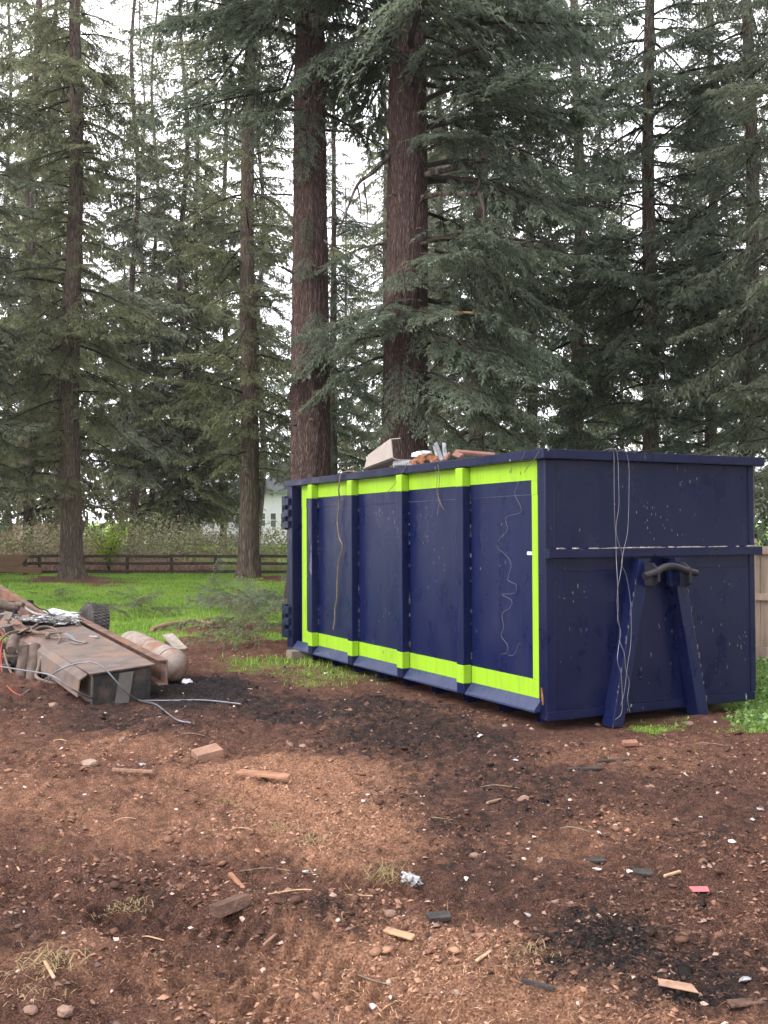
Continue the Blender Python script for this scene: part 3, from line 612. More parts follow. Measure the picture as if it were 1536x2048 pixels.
    # doors and hinges at the far end
    B('door_post', BLUE, (-.075, .05, 5.28, 5.45, -.01, 2.046), bevel=.006); B('recess', BLUE, (.05, .07, 5.14, 5.29, -.01, 2.046), bevel=0)
    B('rear_door', BLUE, (-.02, 2.32, 5.47, 5.52, .01, 2.04))
    for z0 in (1.50, .12):
        h = B('hinge', BLUE, (-.105, -.02, 5.452, 5.565, z0, z0+.43), bevel=.006)
        for k in range(3): B('knuckle', BLUE, (-.118, -.076, 5.31, 5.45, z0+.02+k*.145, z0+.11+k*.145), bevel=.006, parent=h)
        for k in range(2): b = MB(); b.tube([(-.11, 5.51, z0+.09+k*.145), (-.11, 5.51, z0+.16+k*.145)], .014, 8); b.build('hinge_pin', STEEL_D, h)
    for k in range(9):
        u = .65+k*.585 if k < 8 else .1; x0 = -.012
        B('cross_member', BLUE, (x0, 2.30, u-.032, u-.027, -.10, -.0145), (x0, 2.30, u-.027, u+.032, -.10, -.094), (x0, 2.30, u+.027, u+.032, -.094, -.0145), (x0+.03, 2.30, u-.026, u+.026, -.03, -.02), bevel=0)
    for x in (.72, 1.55): B('skid_beam', BLUE, (x, x+.09, .06, 5.40, -.155, -.101), bevel=.004)
    b = MB(); b.tube([(.10, 3.02, -.075), (.20, 3.02, -.075)], .05, 16); b.build('roller', STEEL_D, root, smooth=True)
    b = MB(); b.tube([(-.03, 3.02, -.075), (.10, 3.02, -.075)], .028, 12); b.build('roller_axle', STEEL_D, root, smooth=True)
    # hook frame
    for vt, vb, w in ((.89, .55, .118), (1.245, 1.50, .118)):
        m = MB(); yb, yt = -.145, -.078
        m.hexa([(vb, yb, -.155), (vb+w, yb, -.155), (vb+w, -.004, -.155), (vb, -.004, -.155), (vt, yt-.03, 1.225), (vt+w, yt-.03, 1.225), (vt+w, -.004, 1.225), (vt, -.004, 1.225)])
        lg = m.build('hook_leg', BLUE_SIDE, root, bevel=.006)
        m = MB()
        for k in range(14):
            t = rnd.uniform(.1, .92); x = vt+(vb-vt)*t if vb < vt else vt+w+(vb-vt)*t; z = 1.225-1.38*t; y = (yt-.03)*(1-t)+yb*t; m.box(x-.004, x+.004, y-.002, y+.006, z, z+rnd.uniform(.01, .05))
        m.build('weld', WEAR, lg, kind='stuff')
    br = MB(); br.prism([(-.11, 1.19), (-.20, 1.19), (-.28, 1.14), (-.28, 1.04), (-.22, 1.00), (-.11, 1.00)], .935, .958); br.build('hook_bracket', STEEL_D, root, bevel=.003)
    br = MB(); br.prism([(-.11, 1.19), (-.20, 1.19), (-.28, 1.14), (-.28, 1.02), (-.22, .98), (-.11, .98)], 1.285, 1.308); br.build('hook_bracket', STEEL_D, root, bevel=.003)
    B('bracket_plate', BLUE, (1.18, 1.335, -.16, -.105, .99, 1.185), bevel=.004); B('bracket_plate', BLUE, (1.24, 1.36, -.15, -.108, 1.186, 1.232), bevel=.004); B('bracket_plate', BLUE, (.96, .978, -.20, -.105, .99, 1.19), bevel=.003)
    pts = spline([(.81, -.25, 1.085), (.87, -.25, 1.10), (.94, -.25, 1.12), (1.01, -.25, 1.15), (1.09, -.25, 1.165), (1.17, -.25, 1.155), (1.27, -.25, 1.125), (1.385, -.25, 1.10)], 6)
    b = MB(); b.tube(pts, .030, 16); b.build('hook_bar', STEEL_D, root, smooth=True)
    b = MB(); b.tube([bloc(1083, 1375, 0, -.016), bloc(1085, 1395, 0, -.018), bloc(1086, 1410, 0, -.016)], [.006, .012, .006], 7); b.build('rust_patch', mat('rust', (.16,.07,.035), .95, .1, .5, 40, .5, 60), root)
    q = bloc(560+1367*.36458, 860+677*.3645, 0, -.001)
    st = B('sticker', mat('sticker_white', (.62,.68,.70), .5, .3, .15, 60), (-.001, .0038, q.y-.035, q.y+.03, q.z-.012, q.z+.014), bevel=0)
    b = MB()
    for k in range(4): b.box(-.0022, -.0012, q.y-.028+k*.013, q.y-.021+k*.013, q.z-.007, q.z+.008)
    b.build('print', mat('sticker_teal', (.08,.25,.28), .5, .3, .1, 60), st)
    # vertical scuffs scraped through the paint
    b = MB()
    for cx, cy, n_, sx, sy in [(1310,1030,34,55,45),(1360,1060,20,60,60),(1490,1285,26,18,25),(1440,1300,14,60,60),(1105,1250,16,8,12),(1100,1330,12,40,60),(1300,1330,14,50,60),(1450,1180,12,40,40),(1360,960,10,40,30),(1150,1170,12,40,60),(1330,1250,14,30,40)]:
        for k in range(n_):
            p = bloc(cx+rnd.gauss(0, .5)*sx, cy+rnd.gauss(0, .5)*sy, 1, -.005 if cy > 1117 else -.002)
            if rnd.random() < .45 or 1090 < cy < 1120 or not (.1 < p.x < 2.25) or not .05 < p.z < 2.03: continue
            y = -.005 if p.z < 1.13 else -.002; w = rnd.uniform(.001, .0028); h = rnd.uniform(.005, .022)*(1.8 if rnd.random() < .25 else 1); b.box(p.x-w, p.x+w, y, y+.003, p.z, p.z+h)
    b.build('scuff', mat('scuff', (.17,.17,.20), .8, .2, .4, 50), root, kind='stuff')
    b = MB()
    for cx, cy, n_, sx, sy in [(634,1140,30,5,22),(640,1120,10,18,20),(653,1148,6,4,4),(755,1028,22,14,14),(790,1040,14,20,24),(760,1230,10,22,30),(845,1020,10,12,14),(880,1100,16,40,60),(690,1070,8,20,30),(1000,1100,12,40,80)]:
        for k in range(n_):
            p = bloc(cx+rnd.gauss(0, .5)*sx, cy+rnd.gauss(0, .5)*sy, 0, .001)
            if rnd.random() < .4 or any(abs(p.y-u) < .07 for u in RIBS): continue
            x = -.001 if p.z > 1.766 else .003; h = rnd.uniform(.006, .03); w = rnd.uniform(.001, .003); b.box(x-.0006, x+.003, p.y-w, p.y+w, p.z, p.z+h)
    b.build('scuff', MATS['scuff'], root, kind='stuff')
    for q in ((4.63, 4.645, .95, 1.22), (4.67, 4.68, 1.0, 1.10), (4.63, 4.64, 1.24, 1.30)): m = MB(); m.box(-.0895, -.0882, *q); m.build('scrape', MATS['scuff'], root)
container()
def bw(px, py, axis, off): return BOX_M @ bloc(px, py, axis, off)
def c1(x, y): return 560+x*.36458, 860+y*.3645
def c2(x, y): return 1020+x*.33594, 860+y*.336
WIRE = mat('wire_grey', (.12,.12,.14), .45, .5, .2, 20, metal=.4); WIRE_PALE = mat('wire_pale', (.13,.13,.135), .5, .4, .2, 20)
VINE = mat('dry_vine', (.13,.10,.075), .9, .1, .4, 30); WOOD = mat('weathered_wood', (.20,.12,.085), .85, .2, .35, 9, .5, 60, stretch=(1, .15, 1)); PALE_WOOD = mat('pale_wood', (.34,.22,.14), .85, .2, .25, 12, .4, 60)
def wire(name, pts, r, m, label, cat='wire', n=6, sub=6, group=None):
    P = np.array(spline(pts, sub)); o0 = P[0].copy(); b = MB(); b.tube([tuple(q-o0) for q in P], r, n)
    return b.build(name, m, None, tuple(o0), smooth=True, label=label, cat=cat, group=group)
def container_hangings():
    W = {'grey wire hanging down the hooked end, the one closest to the lime stripe': [(560,128),(600,112),(618,150),(620,300),(622,480),(630,640),(632,745),(640,900),(645,1050),(640,1130),(660,1200),(648,1280),(640,1370),(660,1450),(668,1560),(665,1680),(628,1725)],
         'grey wire hanging down the hooked end, the middle one of three': [(600,130),(625,112),(642,170),(646,300),(648,450),(632,570),(640,650),(668,745),(660,840),(640,960),(640,1080),(655,1190),(655,1260),(680,1330),(690,1430),(710,1500),(700,1600),(715,1680)],
         'grey wire hanging down the hooked end, the one closest to the lifting bar': [(640,135),(670,118),(692,140),(707,200),(709,330),(705,520),(698,620),(676,720),(665,800),(690,860),(715,1000),(722,1150),(718,1280),(700,1400),(680,1560),(660,1640)]}
    for lb, pts in W.items():
        wire('hanging_wire', [bw(*c2(x, y), 1, -.085 if y < 750 else (-.14 if y < 1300 else -.168)) if i else BOX_M @ (bloc(*c2(x, y), 1, -.02)+Vector((0, .05, .0))) for i, (x, y) in enumerate(pts)], .0026, WIRE, lb, group='wires hanging down the hooked end')
    wire('dead_vine', [BOX_M @ (bloc(*c1(440, 236), 0, .05)), bw(*c1(380, 226), 0, -.04)]+[bw(*c1(x, y), 0, -.092) for x, y in [(335,243),(325,300),(322,330)]]+[bw(*c1(x, y), 0, -.03) for x, y in [(326,400),(315,500),(325,590),(342,640),(322,730),(314,830),(312,920),(302,980),(300,1040),(292,1095)]], .0085, VINE, 'brown dead vine hanging over the rim down the lime striped side', 'vine')
    wire('loose_wire', [bw(*c1(x, y), 0, -.085) for x, y in [(1345,118),(1325,160),(1315,190)]]+[bw(*c1(x, y), 0, -.008) for x, y in [(1258,228),(1272,262),(1305,290),(1288,350),(1320,420),(1314,455),(1240,480),(1246,550),(1190,612)]], .0013, WIRE_PALE, 'thin pale wire curling down from the rim beside the lime corner stripe')
    wire('loose_wire', [bw(*c1(x, y), 0, -.006) for x, y in [(1193,650),(1240,688),(1268,740),(1250,820),(1296,850),(1286,895),(1220,903),(1270,935),(1262,975),(1218,1010),(1228,1080),(1214,1130),(1248,1180),(1243,1222),(1210,1230)]], .0013, WIRE_PALE, 'thin pale curly wire clinging to the last blue bay of the side')
    wire('loose_wire', [bw(*c1(x, y), 0, -.006) for x, y in [(1320,1170),(1303,1185),(1297,1212),(1275,1238),(1250,1232)]], .0012, WIRE_PALE, 'short pale hooked wire low on the last blue bay of the side')
    for pts, lb in [([(700,180),(660,250),(620,310),(585,345)], 'thin dry twig hanging over the rim between the second and third rib'), ([(850,200),(862,260),(860,330),(880,400),(900,440)], 'thin red-brown root hanging over the rim before the third bay'), ([(1420,120),(1395,160),(1360,200),(1340,235)], 'dark twig hanging from the rim at the lime corner'), ([(865,190),(875,260),(868,350),(872,400),(862,470)], 'second thin root hanging over the rim before the third bay, the straighter one')]:
        wire('dry_twig', [bw(*c1(x, y), 0, -.086 if y < 330 else -.02) for x, y in pts], .0028, VINE, lb, 'twig')
container_hangings()
def heap(name, c, rx, ry, h, m, seed, **kw):
    n = 26; V = []; F = []
    for i in range(n):
        for j in range(n):
            u, v = i/(n-1)*2-1, j/(n-1)*2-1; V.append((u*rx, v*ry, 0))
    V = np.array(V); d = np.clip(1-(V[:, 0]/rx)**4, 0, 1)*np.clip(1-(V[:, 1]/ry)**4, 0, 1)
    V[:, 2] = h*d*(.75+.6*fbm2(V[:, 0]*2+seed, V[:, 1]*2, 4, seed))-.02
    i = (np.arange(n-1)[:, None]*n+np.arange(n-1)[None]).ravel(); F = np.stack([i, i+n, i+n+1, i+1], 1)
    return link(name, mesh_np(name, V, F, smooth=False), m, None, c, **kw)
def container_load():
    GREYP = mat('taupe_laminate', (.21,.18,.16), .55, .35, .1, 8); ALU = mat('crumpled_aluminium', (.42,.43,.46), .35, .5, .4, 9, metal=.6, second=(.08,.08,.09)); RUSTB = mat('red_brown_board', (.12,.055,.042), .7, .3, .3, 14); INSUL = mat('orange_insulation', (.15,.07,.04), .95, .1, .35, 18, .6, 40)
    h = heap('rubble', BOX_M @ Vector((1.15, 2.75, 1.25)), 1.05, 2.55, .75, mat('load_rubble', (.12,.10,.09), .9, .2, .6, 4, .8, 14), 4, label='mixed rubble filling the inside of the container', kind='stuff'); h.rotation_euler = (0, 0, .4742)
    def slab(name, corners, th, m, lb, cat, parent=None, lip=0):
        c = [np.array(q) for q in corners]; nn = np.cross(c[1]-c[0], c[3]-c[0]); nn = nn/np.linalg.norm(nn)*th; o = c[0].copy(); b = MB()
        b.hexa([tuple(q-o) for q in c]+[tuple(q+nn-o) for q in c]); return b.build(name, m, parent, tuple(o), bevel=.004, label=lb, cat=cat)
    X = lambda px, py, x: np.array(bw(px, py, 0, x))
    # folded taupe panel
    a, b_, c_, d_ = X(731, 938, .25), X(787, 917, .25), X(783, 879, .36), X(738, 912, .36)
    root = empty('folded_panel', tuple(a), label='taupe laminate panel with a folded lip sticking up from the container load', cat='panel')
    def sl(nm, c, th):
        c = [np.array(q)-a for q in c]; nn = np.cross(c[1]-c[0], c[3]-c[0]); nn = nn/np.linalg.norm(nn)*th; m = MB(); m.hexa([tuple(q) for q in c]+[tuple(q+nn) for q in c]); m.build(nm, GREYP, root, bevel=.003)
    sl('face', [a, b_, c_, d_], .02); dn = np.array([0, .0, -.035]); off = np.array(BOX_M.to_3x3() @ Vector((.10, 0, -.03))); sl('lip', [a+dn*.1, b_+dn*.1, b_+off, a+off], .012)
    off2 = np.array(BOX_M.to_3x3() @ Vector((.10, -.03, .01))); sl('lip', [d_, c_, c_+off2, d_+off2], .012)
    slab('metal_strip', [X(785, 932, .12), X(845, 930, .2), X(842, 922, .35), X(788, 919, .35)], .008, ALU, 'bent aluminium strip lying between the taupe panel and the crumpled metal', 'strip')
    slab('metal_strip', [X(868, 890, .4), X(880, 924, .25), X(888, 922, .25), X(874, 886, .45)], .02, mat('dark_strip', (.10,.10,.115), .5, .4, .3, 20), 'dark grey strip leaning upright on the crumpled metal', 'strip')
    slab('metal_strip', [X(884, 886, .35), X(886, 916, .3), X(892, 915, .3), X(890, 888, .4)], .015, ALU, 'bright aluminium channel standing beside the leaning dark strip', 'strip')
    slab('metal_strip', [X(866, 893, .5), X(874, 918, .35), X(880, 917, .35), X(872, 890, .5)], .01, ALU, 'grey angled sheet edge behind the leaning dark strip', 'strip')
    slab('red_board', [X(911, 908, .3), X(992, 916, .2), X(992, 911, .3), X(913, 904, .35)], .03, RUSTB, 'long red-brown board lying along the rim of the container', 'board')
    slab('red_board', [X(906, 914, .25), X(920, 920, .2), X(930, 912, .25), X(914, 906, .3)], .03, RUSTB, 'short red-brown offcut tucked under the long board in the container', 'board')
    slab('red_board', [X(888, 922, .2), X(893, 923, .2), X(903, 909, .3), X(899, 907, .3)], .025, RUSTB, 'narrow red-brown lath leaning on the rim beside the aluminium channel', 'board')
    for px, py, s, m, nm, lb in [(852, 922, .12, INSUL, 'insulation_lump', 'torn orange insulation lump poking out of the container'), (868, 921, .09, INSUL, 'insulation_lump', 'smaller orange insulation lump beside the leaning dark strip'), (848, 914, .10, ALU, 'crumpled_metal', 'spiky crumpled aluminium above the orange insulation'), (800, 930, .07, mat('tan_scrap', (.30,.22,.17), .9, .2, .4, 20), 'scrap_lump', 'brown scrap wad under the taupe panel lip')]:
        P = X(px, py, .3); rr = np.random.default_rng(int(px)); import bmesh
        bm = bmesh.new(); bmesh.ops.create_icosphere(bm, subdivisions=2, radius=s)
        for v in bm.verts: v.co = Vector((v.co.x*1.2, v.co.y, v.co.z*.6))*rr.uniform(.55, 1.3)
        me = bpy.data.meshes.new(nm); bm.to_mesh(me); bm.free(); link(nm, me, m, None, tuple(P), label=lb, cat='scrap')
container_load()
blk = gpt(600, 1318); b = MB(); b.box(-.16, .16, -.09, .09, -.02, .10); o = b.build('timber_block', mat('old_timber', (.16,.13,.105), .9, .2, .35, 12, .5, 50, stretch=(.2,1,1)), None, (blk[0]+.0, blk[1]+.1, gh(blk[0], blk[1])), bevel=.008, label='grey timber block wedged under the far corner of the container', cat='block'); o.rotation_euler = (0, 0, .5)

# ------------------------------------------------------------------ wrecked chassis
def wreck():
    O = np.array([-2.18, 9.78, 0.0]); th = math.radians(32); c, s = math.cos(th), math.sin(th)
    M = Matrix.Translation(Vector(O)) @ Matrix.Rotation(th, 4, 'Z'); I = M.inverted()
    RUST = mat('rusty_steel', (.115,.070,.056), .85, .25, .4, 7, .5, 40, second=(.17,.078,.042), lo=.5, hi=.68); GREY = mat('grimy_tank_steel', (.098,.077,.069), .8, .3, .3, 6, .3, 50, second=(.155,.09,.062), lo=.46, hi=.7)
    DARK = mat('grimy_black', (.020,.019,.019), .8, .2, .5, 12, .3, 40, second=(.075,.05,.04), lo=.5, hi=.75); LIGHTG = mat('pale_stripe', (.095,.088,.082), .8, .2, .2, 10); DUST = mat('dusty_brown', (.085,.062,.052), .9, .2, .35, 14, .4, 50)
    root = empty('wrecked_chassis', O, (0, 0, th), label='rusty overturned vehicle chassis with a flat tank lying beside the lawn', cat='chassis')
    def B(nm, m, *bx, bevel=.006, parent=root, rot=None):
        b = MB()
        for q in bx: b.box(*q, M=rot)
        return b.build(nm, m, parent, bevel=bevel)
    # flat tank
    m = MB(); m.hexa([(-.60, .03, -.02), (-.06, .0, -.02), (-.02, 2.7, .08), (-.68, 2.7, .08), (-.60, .0, .29), (-.05, -.03, .335), (0-.02, 2.75, .50), (-.66, 2.75, .46)]); tk = m.build('tank', GREY, root, bevel=.02)
    m = MB(); m.hexa([(-.64, -.06, .295), (-.03, -.08, .342), (-.01, 2.76, .505), (-.69, 2.76, .465), (-.64, -.06, .305), (-.03, -.08, .352), (-.01, 2.76, .515), (-.69, 2.76, .475)]); m.build('top_plate', GREY, tk, bevel=.002)
    m = MB(); m.hexa([(-.595, -.004, .0), (-.065, -.034, .0), (-.065, -.01, .0), (-.595, .02, .0), (-.595, -.034, .275), (-.06, -.062, .32), (-.06, -.03, .32), (-.595, 0, .275)]); m.build('end_face', DARK, tk)
    m = MB(); m.hexa([(-.40, -.028, .0), (-.27, -.036, .0), (-.27, -.03, .0), (-.40, -.02, .0), (-.36, -.056, .285), (-.23, -.062, .295), (-.23, -.05, .295), (-.36, -.044, .285)]); m.build('pale_band', LIGHTG, tk)
    # angled side channel
    m = MB(); pts = [(-.642, .292), (-.715, .245), (-.735, .085), (-.722, .085), (-.703, .235), (-.642, .276)]
    V = [(x, .02, z) for x, z in pts]+[(x*1.28+.16, 2.3, z+.17) for x, z in pts]; k = len(pts); m.add(V, [tuple(range(k))[::-1], tuple(range(k, 2*k))]+[(i, (i+1) % k, k+(i+1) % k, k+i) for i in range(k)]); m.build('side_channel', GREY, root, bevel=.003)
    # long rust rail: top flange and web
    for nm, q in (('rail_flange', [(.0, -.1, .372), (.09, -.1, .372), (.13, 3.4, .56), (.03, 3.4, .56), (.0, -.1, .385), (.09, -.1, .385), (.13, 3.4, .573), (.03, 3.4, .573)]), ('rail_web', [(.075, -.1, .16), (.088, -.1, .16), (.128, 3.4, .36), (.115, 3.4, .36), (.075, -.1, .3715), (.088, -.1, .3715), (.128, 3.4, .5595), (.115, 3.4, .5595)]),
                  ('rail_flange', [(.0, -.1, .147), (.09, -.1, .147), (.13, 3.4, .347), (.03, 3.4, .347), (.0, -.1, .159), (.09, -.1, .159), (.13, 3.4, .359), (.03, 3.4, .359)])):
        m = MB(); m.hexa(q); m.build(nm, RUST, root, bevel=.002)
    # second rail and crossmembers further back
    for nm, q in (('rail_flange', [(-1.5, 2.6, .70), (-1.4, 2.55, .70), (-.6, 4.2, .74), (-.7, 4.25, .74), (-1.5, 2.6, .715), (-1.4, 2.55, .715), (-.6, 4.2, .755), (-.7, 4.25, .755)]),):
        pass
    def beam(nm, pxs, w, h, mm):
        P = [I @ Vector(at_depth(px, py, Y)) for px, py, Y in pxs]; d = (P[1]-P[0]).normalized(); sd = d.cross(Vector((0, 0, 1))).normalized()*w/2; up = Vector((0, 0, -h)); b = MB()
        b.hexa([P[0]-sd+up, P[0]+sd+up, P[1]+sd+up, P[1]-sd+up, P[0]-sd, P[0]+sd, P[1]+sd, P[1]-sd]); return b.build(nm, mm, root, bevel=.004)
    beam('rear_rail', [(88, 1226, 12.2), (-60, 1135, 13.6)], .07, .20, RUST); beam('rear_rail', [(105, 1244, 12.6), (-20, 1196, 13.8)], .10, .16, DARK); beam('cross_member', [(62, 1200, 12.9), (-60, 1206, 12.2)], .10, .05, DARK); beam('cross_member', [(20, 1184, 13.4), (-60, 1176, 13.4)], .12, .07, DARK)
    beam('ash_board', [(155, 1238, 12.1), (60, 1256, 11.6)], .22, .018, DUST); beam('ash_board', [(62, 1256, 11.62), (-70, 1247, 11.5)], .34, .018, DUST); beam('side_beam', [(20, 1252, 11.4), (-90, 1240, 11.7)], .3, .10, GREY)
    # bellows spring
    A = I @ Vector(at_depth(27, 1212, 12.2)); Bp = I @ Vector(at_depth(31, 1243, 12.1)); b = MB(); n = 22; b.tube([A+(Bp-A)*(i/n) for i in range(n+1)], [.036 if i % 2 else .026 for i in range(n+1)], 14); b.build('bellows', DARK, root)
    b = MB(); P = [I @ Vector(at_depth(px, py, Y)) for px, py, Y in ((-10, 1205, 12.2), (15, 1212, 12.2), (38, 1214, 12.2))]; b.tube(P, [.07, .055, .05], 14); b.build('axle_hub', DUST, root, smooth=True)
    b = MB(); P = [I @ Vector(at_depth(px, py, Y)) for px, py, Y in ((34, 1208, 12.1), (46, 1210, 12.05))]; b.tube(P, .03, 12); b.build('pipe_stub', DUST, root, smooth=True)
    # canisters and bracketry on the near side
    for x0, y0, x1, y1, r in ((50, 1297, 38, 1368, .055), (62, 1300, 58, 1362, .035), (70, 1290, 66, 1366, .06), (28, 1275, 22, 1300, .05)):
        A = I @ Vector(at_depth(x0, y0, 10.75)); Bp = I @ Vector(at_depth(x1, y1, 10.5)); b = MB(); b.tube([A, A+(Bp-A)*.05, A+(Bp-A)*.95, Bp], [r*.85, r, r, r*.8], 16); b.build('canister', DUST, root, smooth=True)
    for px, py, w, h in ((25, 1278, .09, .12), (52, 1290, .12, .10), (30, 1312, .16, .05), (12, 1330, .12, .18), (85, 1345, .2, .22)):
        A = I @ Vector(at_depth(px, py, 10.9)); b = MB(); b.box(A.x-w/2, A.x+w/2, A.y, A.y+.12, A.z-h, A.z); b.build('bracket', DUST if px != 85 else DARK, root, bevel=.008)
    A = I @ Vector(at_depth(104, 1311, 10.6)); b = MB(); b.box(A.x-.085, A.x+.085, A.y-.09, A.y+.09, A.z-.006, A.z+.006); tb = b.build('mounting_tab', mat('tab_steel', (.27,.23,.21), .7, .3, .3, 20), root, bevel=.002)
    b = MB(); b.tube([A+Vector((0, 0, .004)), A+Vector((0, 0, .012))], .024, 12); b.build('hole', DARK, tb)
    B('underside', DARK, (-.62, -.03, 2.4, 3.4, -.02, .42))
    # torn sheet, struts and crumpled bits heaped over the frame
    rr = np.random.default_rng(66)
    SHEET = mat('torn_sheet', (.12,.095,.085), .75, .3, .5, 8, .5, 30, second=(.16,.08,.05), lo=.45, hi=.65)
    for k in range(26):
        px, py, Y = rr.uniform(-70, 110), rr.uniform(1215, 1300), rr.uniform(11.0, 12.6); py = max(py, 1262-(Y-11)*32)
        c0 = I @ Vector(at_depth(px, py, Y)); L, w, t = rr.uniform(.10, .45), rr.uniform(.02, .12), rr.uniform(.006, .02); Mx = Matrix.Translation(c0) @ Euler((rr.normal(0, .5), rr.normal(0, .45), rr.uniform(0, 3.1))).to_matrix().to_4x4(); b = MB(); n = 4; V = []
        for i in range(n+1):
            x = -L/2+L*i/n; dz = rr.normal(0, .018); V += [Mx @ Vector((x, -w/2*rr.uniform(.6, 1), dz)), Mx @ Vector((x, w/2*rr.uniform(.6, 1), dz+rr.normal(0, .012))), Mx @ Vector((x, w/2*rr.uniform(.6, 1), dz+t)), Mx @ Vector((x, -w/2*rr.uniform(.6, 1), dz+t))]
        Fc = [(0, 1, 2, 3), (4*n+3, 4*n+2, 4*n+1, 4*n)]+[(4*i+j, 4*i+4+j, 4*i+4+(j+1) % 4, 4*i+(j+1) % 4) for i in range(n) for j in range(4)]; b.add(V, Fc); b.build('torn_strip', (SHEET, DARK, DUST, RUST)[k % 4], root)
    for k in range(6):
        px, py = rr.uniform(-60, 75), rr.uniform(1295, 1372); Y = 10.9-(py-1295)*.004; c0 = I @ Vector(at_depth(px, py, Y)); r0 = rr.uniform(.015, .05); L = rr.uniform(.08, .3); d = Vector((rr.normal(0, 1), rr.normal(0, 1), rr.normal(0, .7))).normalized()*L/2; b = MB(); b.tube([c0-d, c0-d*.9, c0+d*.9, c0+d], [r0*.8, r0, r0, r0*.8], 12); b.build('pipe_stub', (DUST, DARK, SHEET)[k % 3], root, smooth=True)
    for k in range(7):
        px, py = rr.uniform(-60, 80), rr.uniform(1290, 1360); c0 = I @ Vector(at_depth(px, py, 11.05)); w, h = rr.uniform(.05, .16), rr.uniform(.05, .2); Mx = Matrix.Translation(c0) @ Euler((rr.normal(0, .3), rr.normal(0, .3), rr.uniform(0, 3))).to_matrix().to_4x4(); b = MB(); b.box(-w/2, w/2, -.05, .05, -h/2, h/2, M=Mx); b.build('bracket', (DARK, SHEET)[k % 2], root, bevel=.006)
    # hoses fixed to the wreck
    HOSE = mat('grimy_hose', (.12,.085,.068), .8, .3, .3, 20); HG = mat('grey_hose', (.22,.20,.195), .7, .3, .2, 20)
    def hose(pts, r, mm, nm='hose'):
        P = spline([tuple(I @ Vector(at_depth(*q))) for q in pts], 7); b = MB(); b.tube(P, r, 8); b.build(nm, mm, root, smooth=True)
    hose([(0, 1284, 11.0), (14, 1268, 11.0), (35, 1262, 11.2), (60, 1262, 11.2), (95, 1266, 11.2), (128, 1264, 11.2)], .012, HOSE)
    hose([(66, 1262, 11.25), (80, 1254, 11.3), (100, 1254, 11.35), (115, 1262, 11.3), (100, 1268, 11.2), (75, 1266, 11.15), (62, 1258, 11.2), (75, 1248, 11.3)], .011, HOSE)
    hose([(115, 1268, 11.1), (120, 1278, 10.9), (112, 1292, 10.75), (110, 1305, 10.6)], .010, HOSE)
    hose([(94, 1304, 10.55), (82, 1318, 10.5), (76, 1338, 10.45), (72, 1352, 10.4), (82, 1360, 10.3), (105, 1366, 10.25), (122, 1374, 10.2), (125, 1386, 10.15)], .017, HOSE)
    hose([(45, 1212, 12.1), (60, 1222, 12.05), (75, 1228, 12.0), (95, 1230, 12.0)], .013, HG)
    hose([(133, 1246, 12.2), (150, 1262, 11.7), (172, 1272, 11.3), (196, 1274, 11.0)], .012, HG); hose([(126, 1298, 10.55), (128, 1320, 10.4), (130, 1340, 10.25), (134, 1357, 10.12)], .007, HG); hose([(60, 1288, 10.9), (75, 1294, 10.8), (92, 1300, 10.75)], .010, HG)
    hose([(136, 1346, 10.1), (150, 1355, 10.0), (160, 1370, 9.95), (185, 1384, 9.9), (215, 1390, 9.82)], .009, HOSE)
    hose([(85, 1276, 11.0), (100, 1274, 11.0), (115, 1276, 10.95), (130, 1276, 10.9)], .008, HOSE)
    hose([(8, 1300, 10.9), (12, 1320, 10.8), (20, 1340, 10.7), (30, 1360, 10.6)], .012, HOSE); hose([(0, 1260, 11.2), (6, 1268, 11.2), (4, 1280, 11.1), (-8, 1292, 11.0)], .01, HOSE)
    for dx in (0, 3, 5, 8): hose([(125+dx, 1266, 11.1), (138+dx, 1274, 11.0), (150+dx*.5, 1281, 10.9), (168+dx, 1285, 10.75)], .0045, WIRE if dx % 2 else WIRE_PALE, 'wiring')
    hose([(140, 1286, 10.8), (160, 1288, 10.7), (175, 1284, 10.7)], .007, HOSE)
    # ash and melted scraps on the boards
    r = np.random.default_rng(3); V, F, T = [], [], []
    for px, py in zip(r.uniform(-30, 160, 900), 1240+r.normal(0, 5, 900)):
        q = np.array(I @ Vector(at_depth(px, py, 11.9+r.uniform(-.15, .25)))); sz = r.uniform(.008, .05)*(1 if r.random() < .3 else .5); e = r.normal(size=(4, 3)); e = e/np.linalg.norm(e, axis=1)[:, None]*sz; k = len(V); V += list(q+e*np.array([1.8, 1.8, .5])); F += [(k, k+1, k+2), (k, k+2, k+3), (k, k+3, k+1), (k+1, k+3, k+2)]; T += [r.random()]*4
    link('ash', mesh_np('ash', np.array(V), np.array(F), {'tint': T}), attr_ramp_mat('ash', [(0, (.16,.155,.16)), (.3, (.36,.355,.36)), (1, (.60,.59,.60))], rough=.95, spec=.1), root, kind='stuff')
    b = MB(); P = [I @ Vector(at_depth(px, py, Y)) for px, py, Y in ((85, 1228, 12.3), (105, 1226, 12.3), (130, 1230, 12.25), (158, 1234, 12.2))]; b.tube(P, [.04, .06, .05, .03], 7); b.build('burnt_sheet', MATS['ash'] if False else mat('ash_sheet', (.36,.36,.38), .9, .2, .5, 14, .5, 30), root)
    # tyre
    tc_ = Vector(at_depth(180, 1262, 12.6)); ax = Vector((-.80, -.55, .25)).normalized()
    t = empty('tyre', tc_, label='worn black tyre with blocky tread half buried behind the flat tank', cat='tyre'); t.rotation_mode = 'QUATERNION'; t.rotation_quaternion = ax.to_track_quat('X', 'Z')
    RUB = mat('tyre_rubber', (.03,.029,.03), .85, .25, .3, 20, .3, 80, second=(.085,.07,.06), lo=.45, hi=.75)
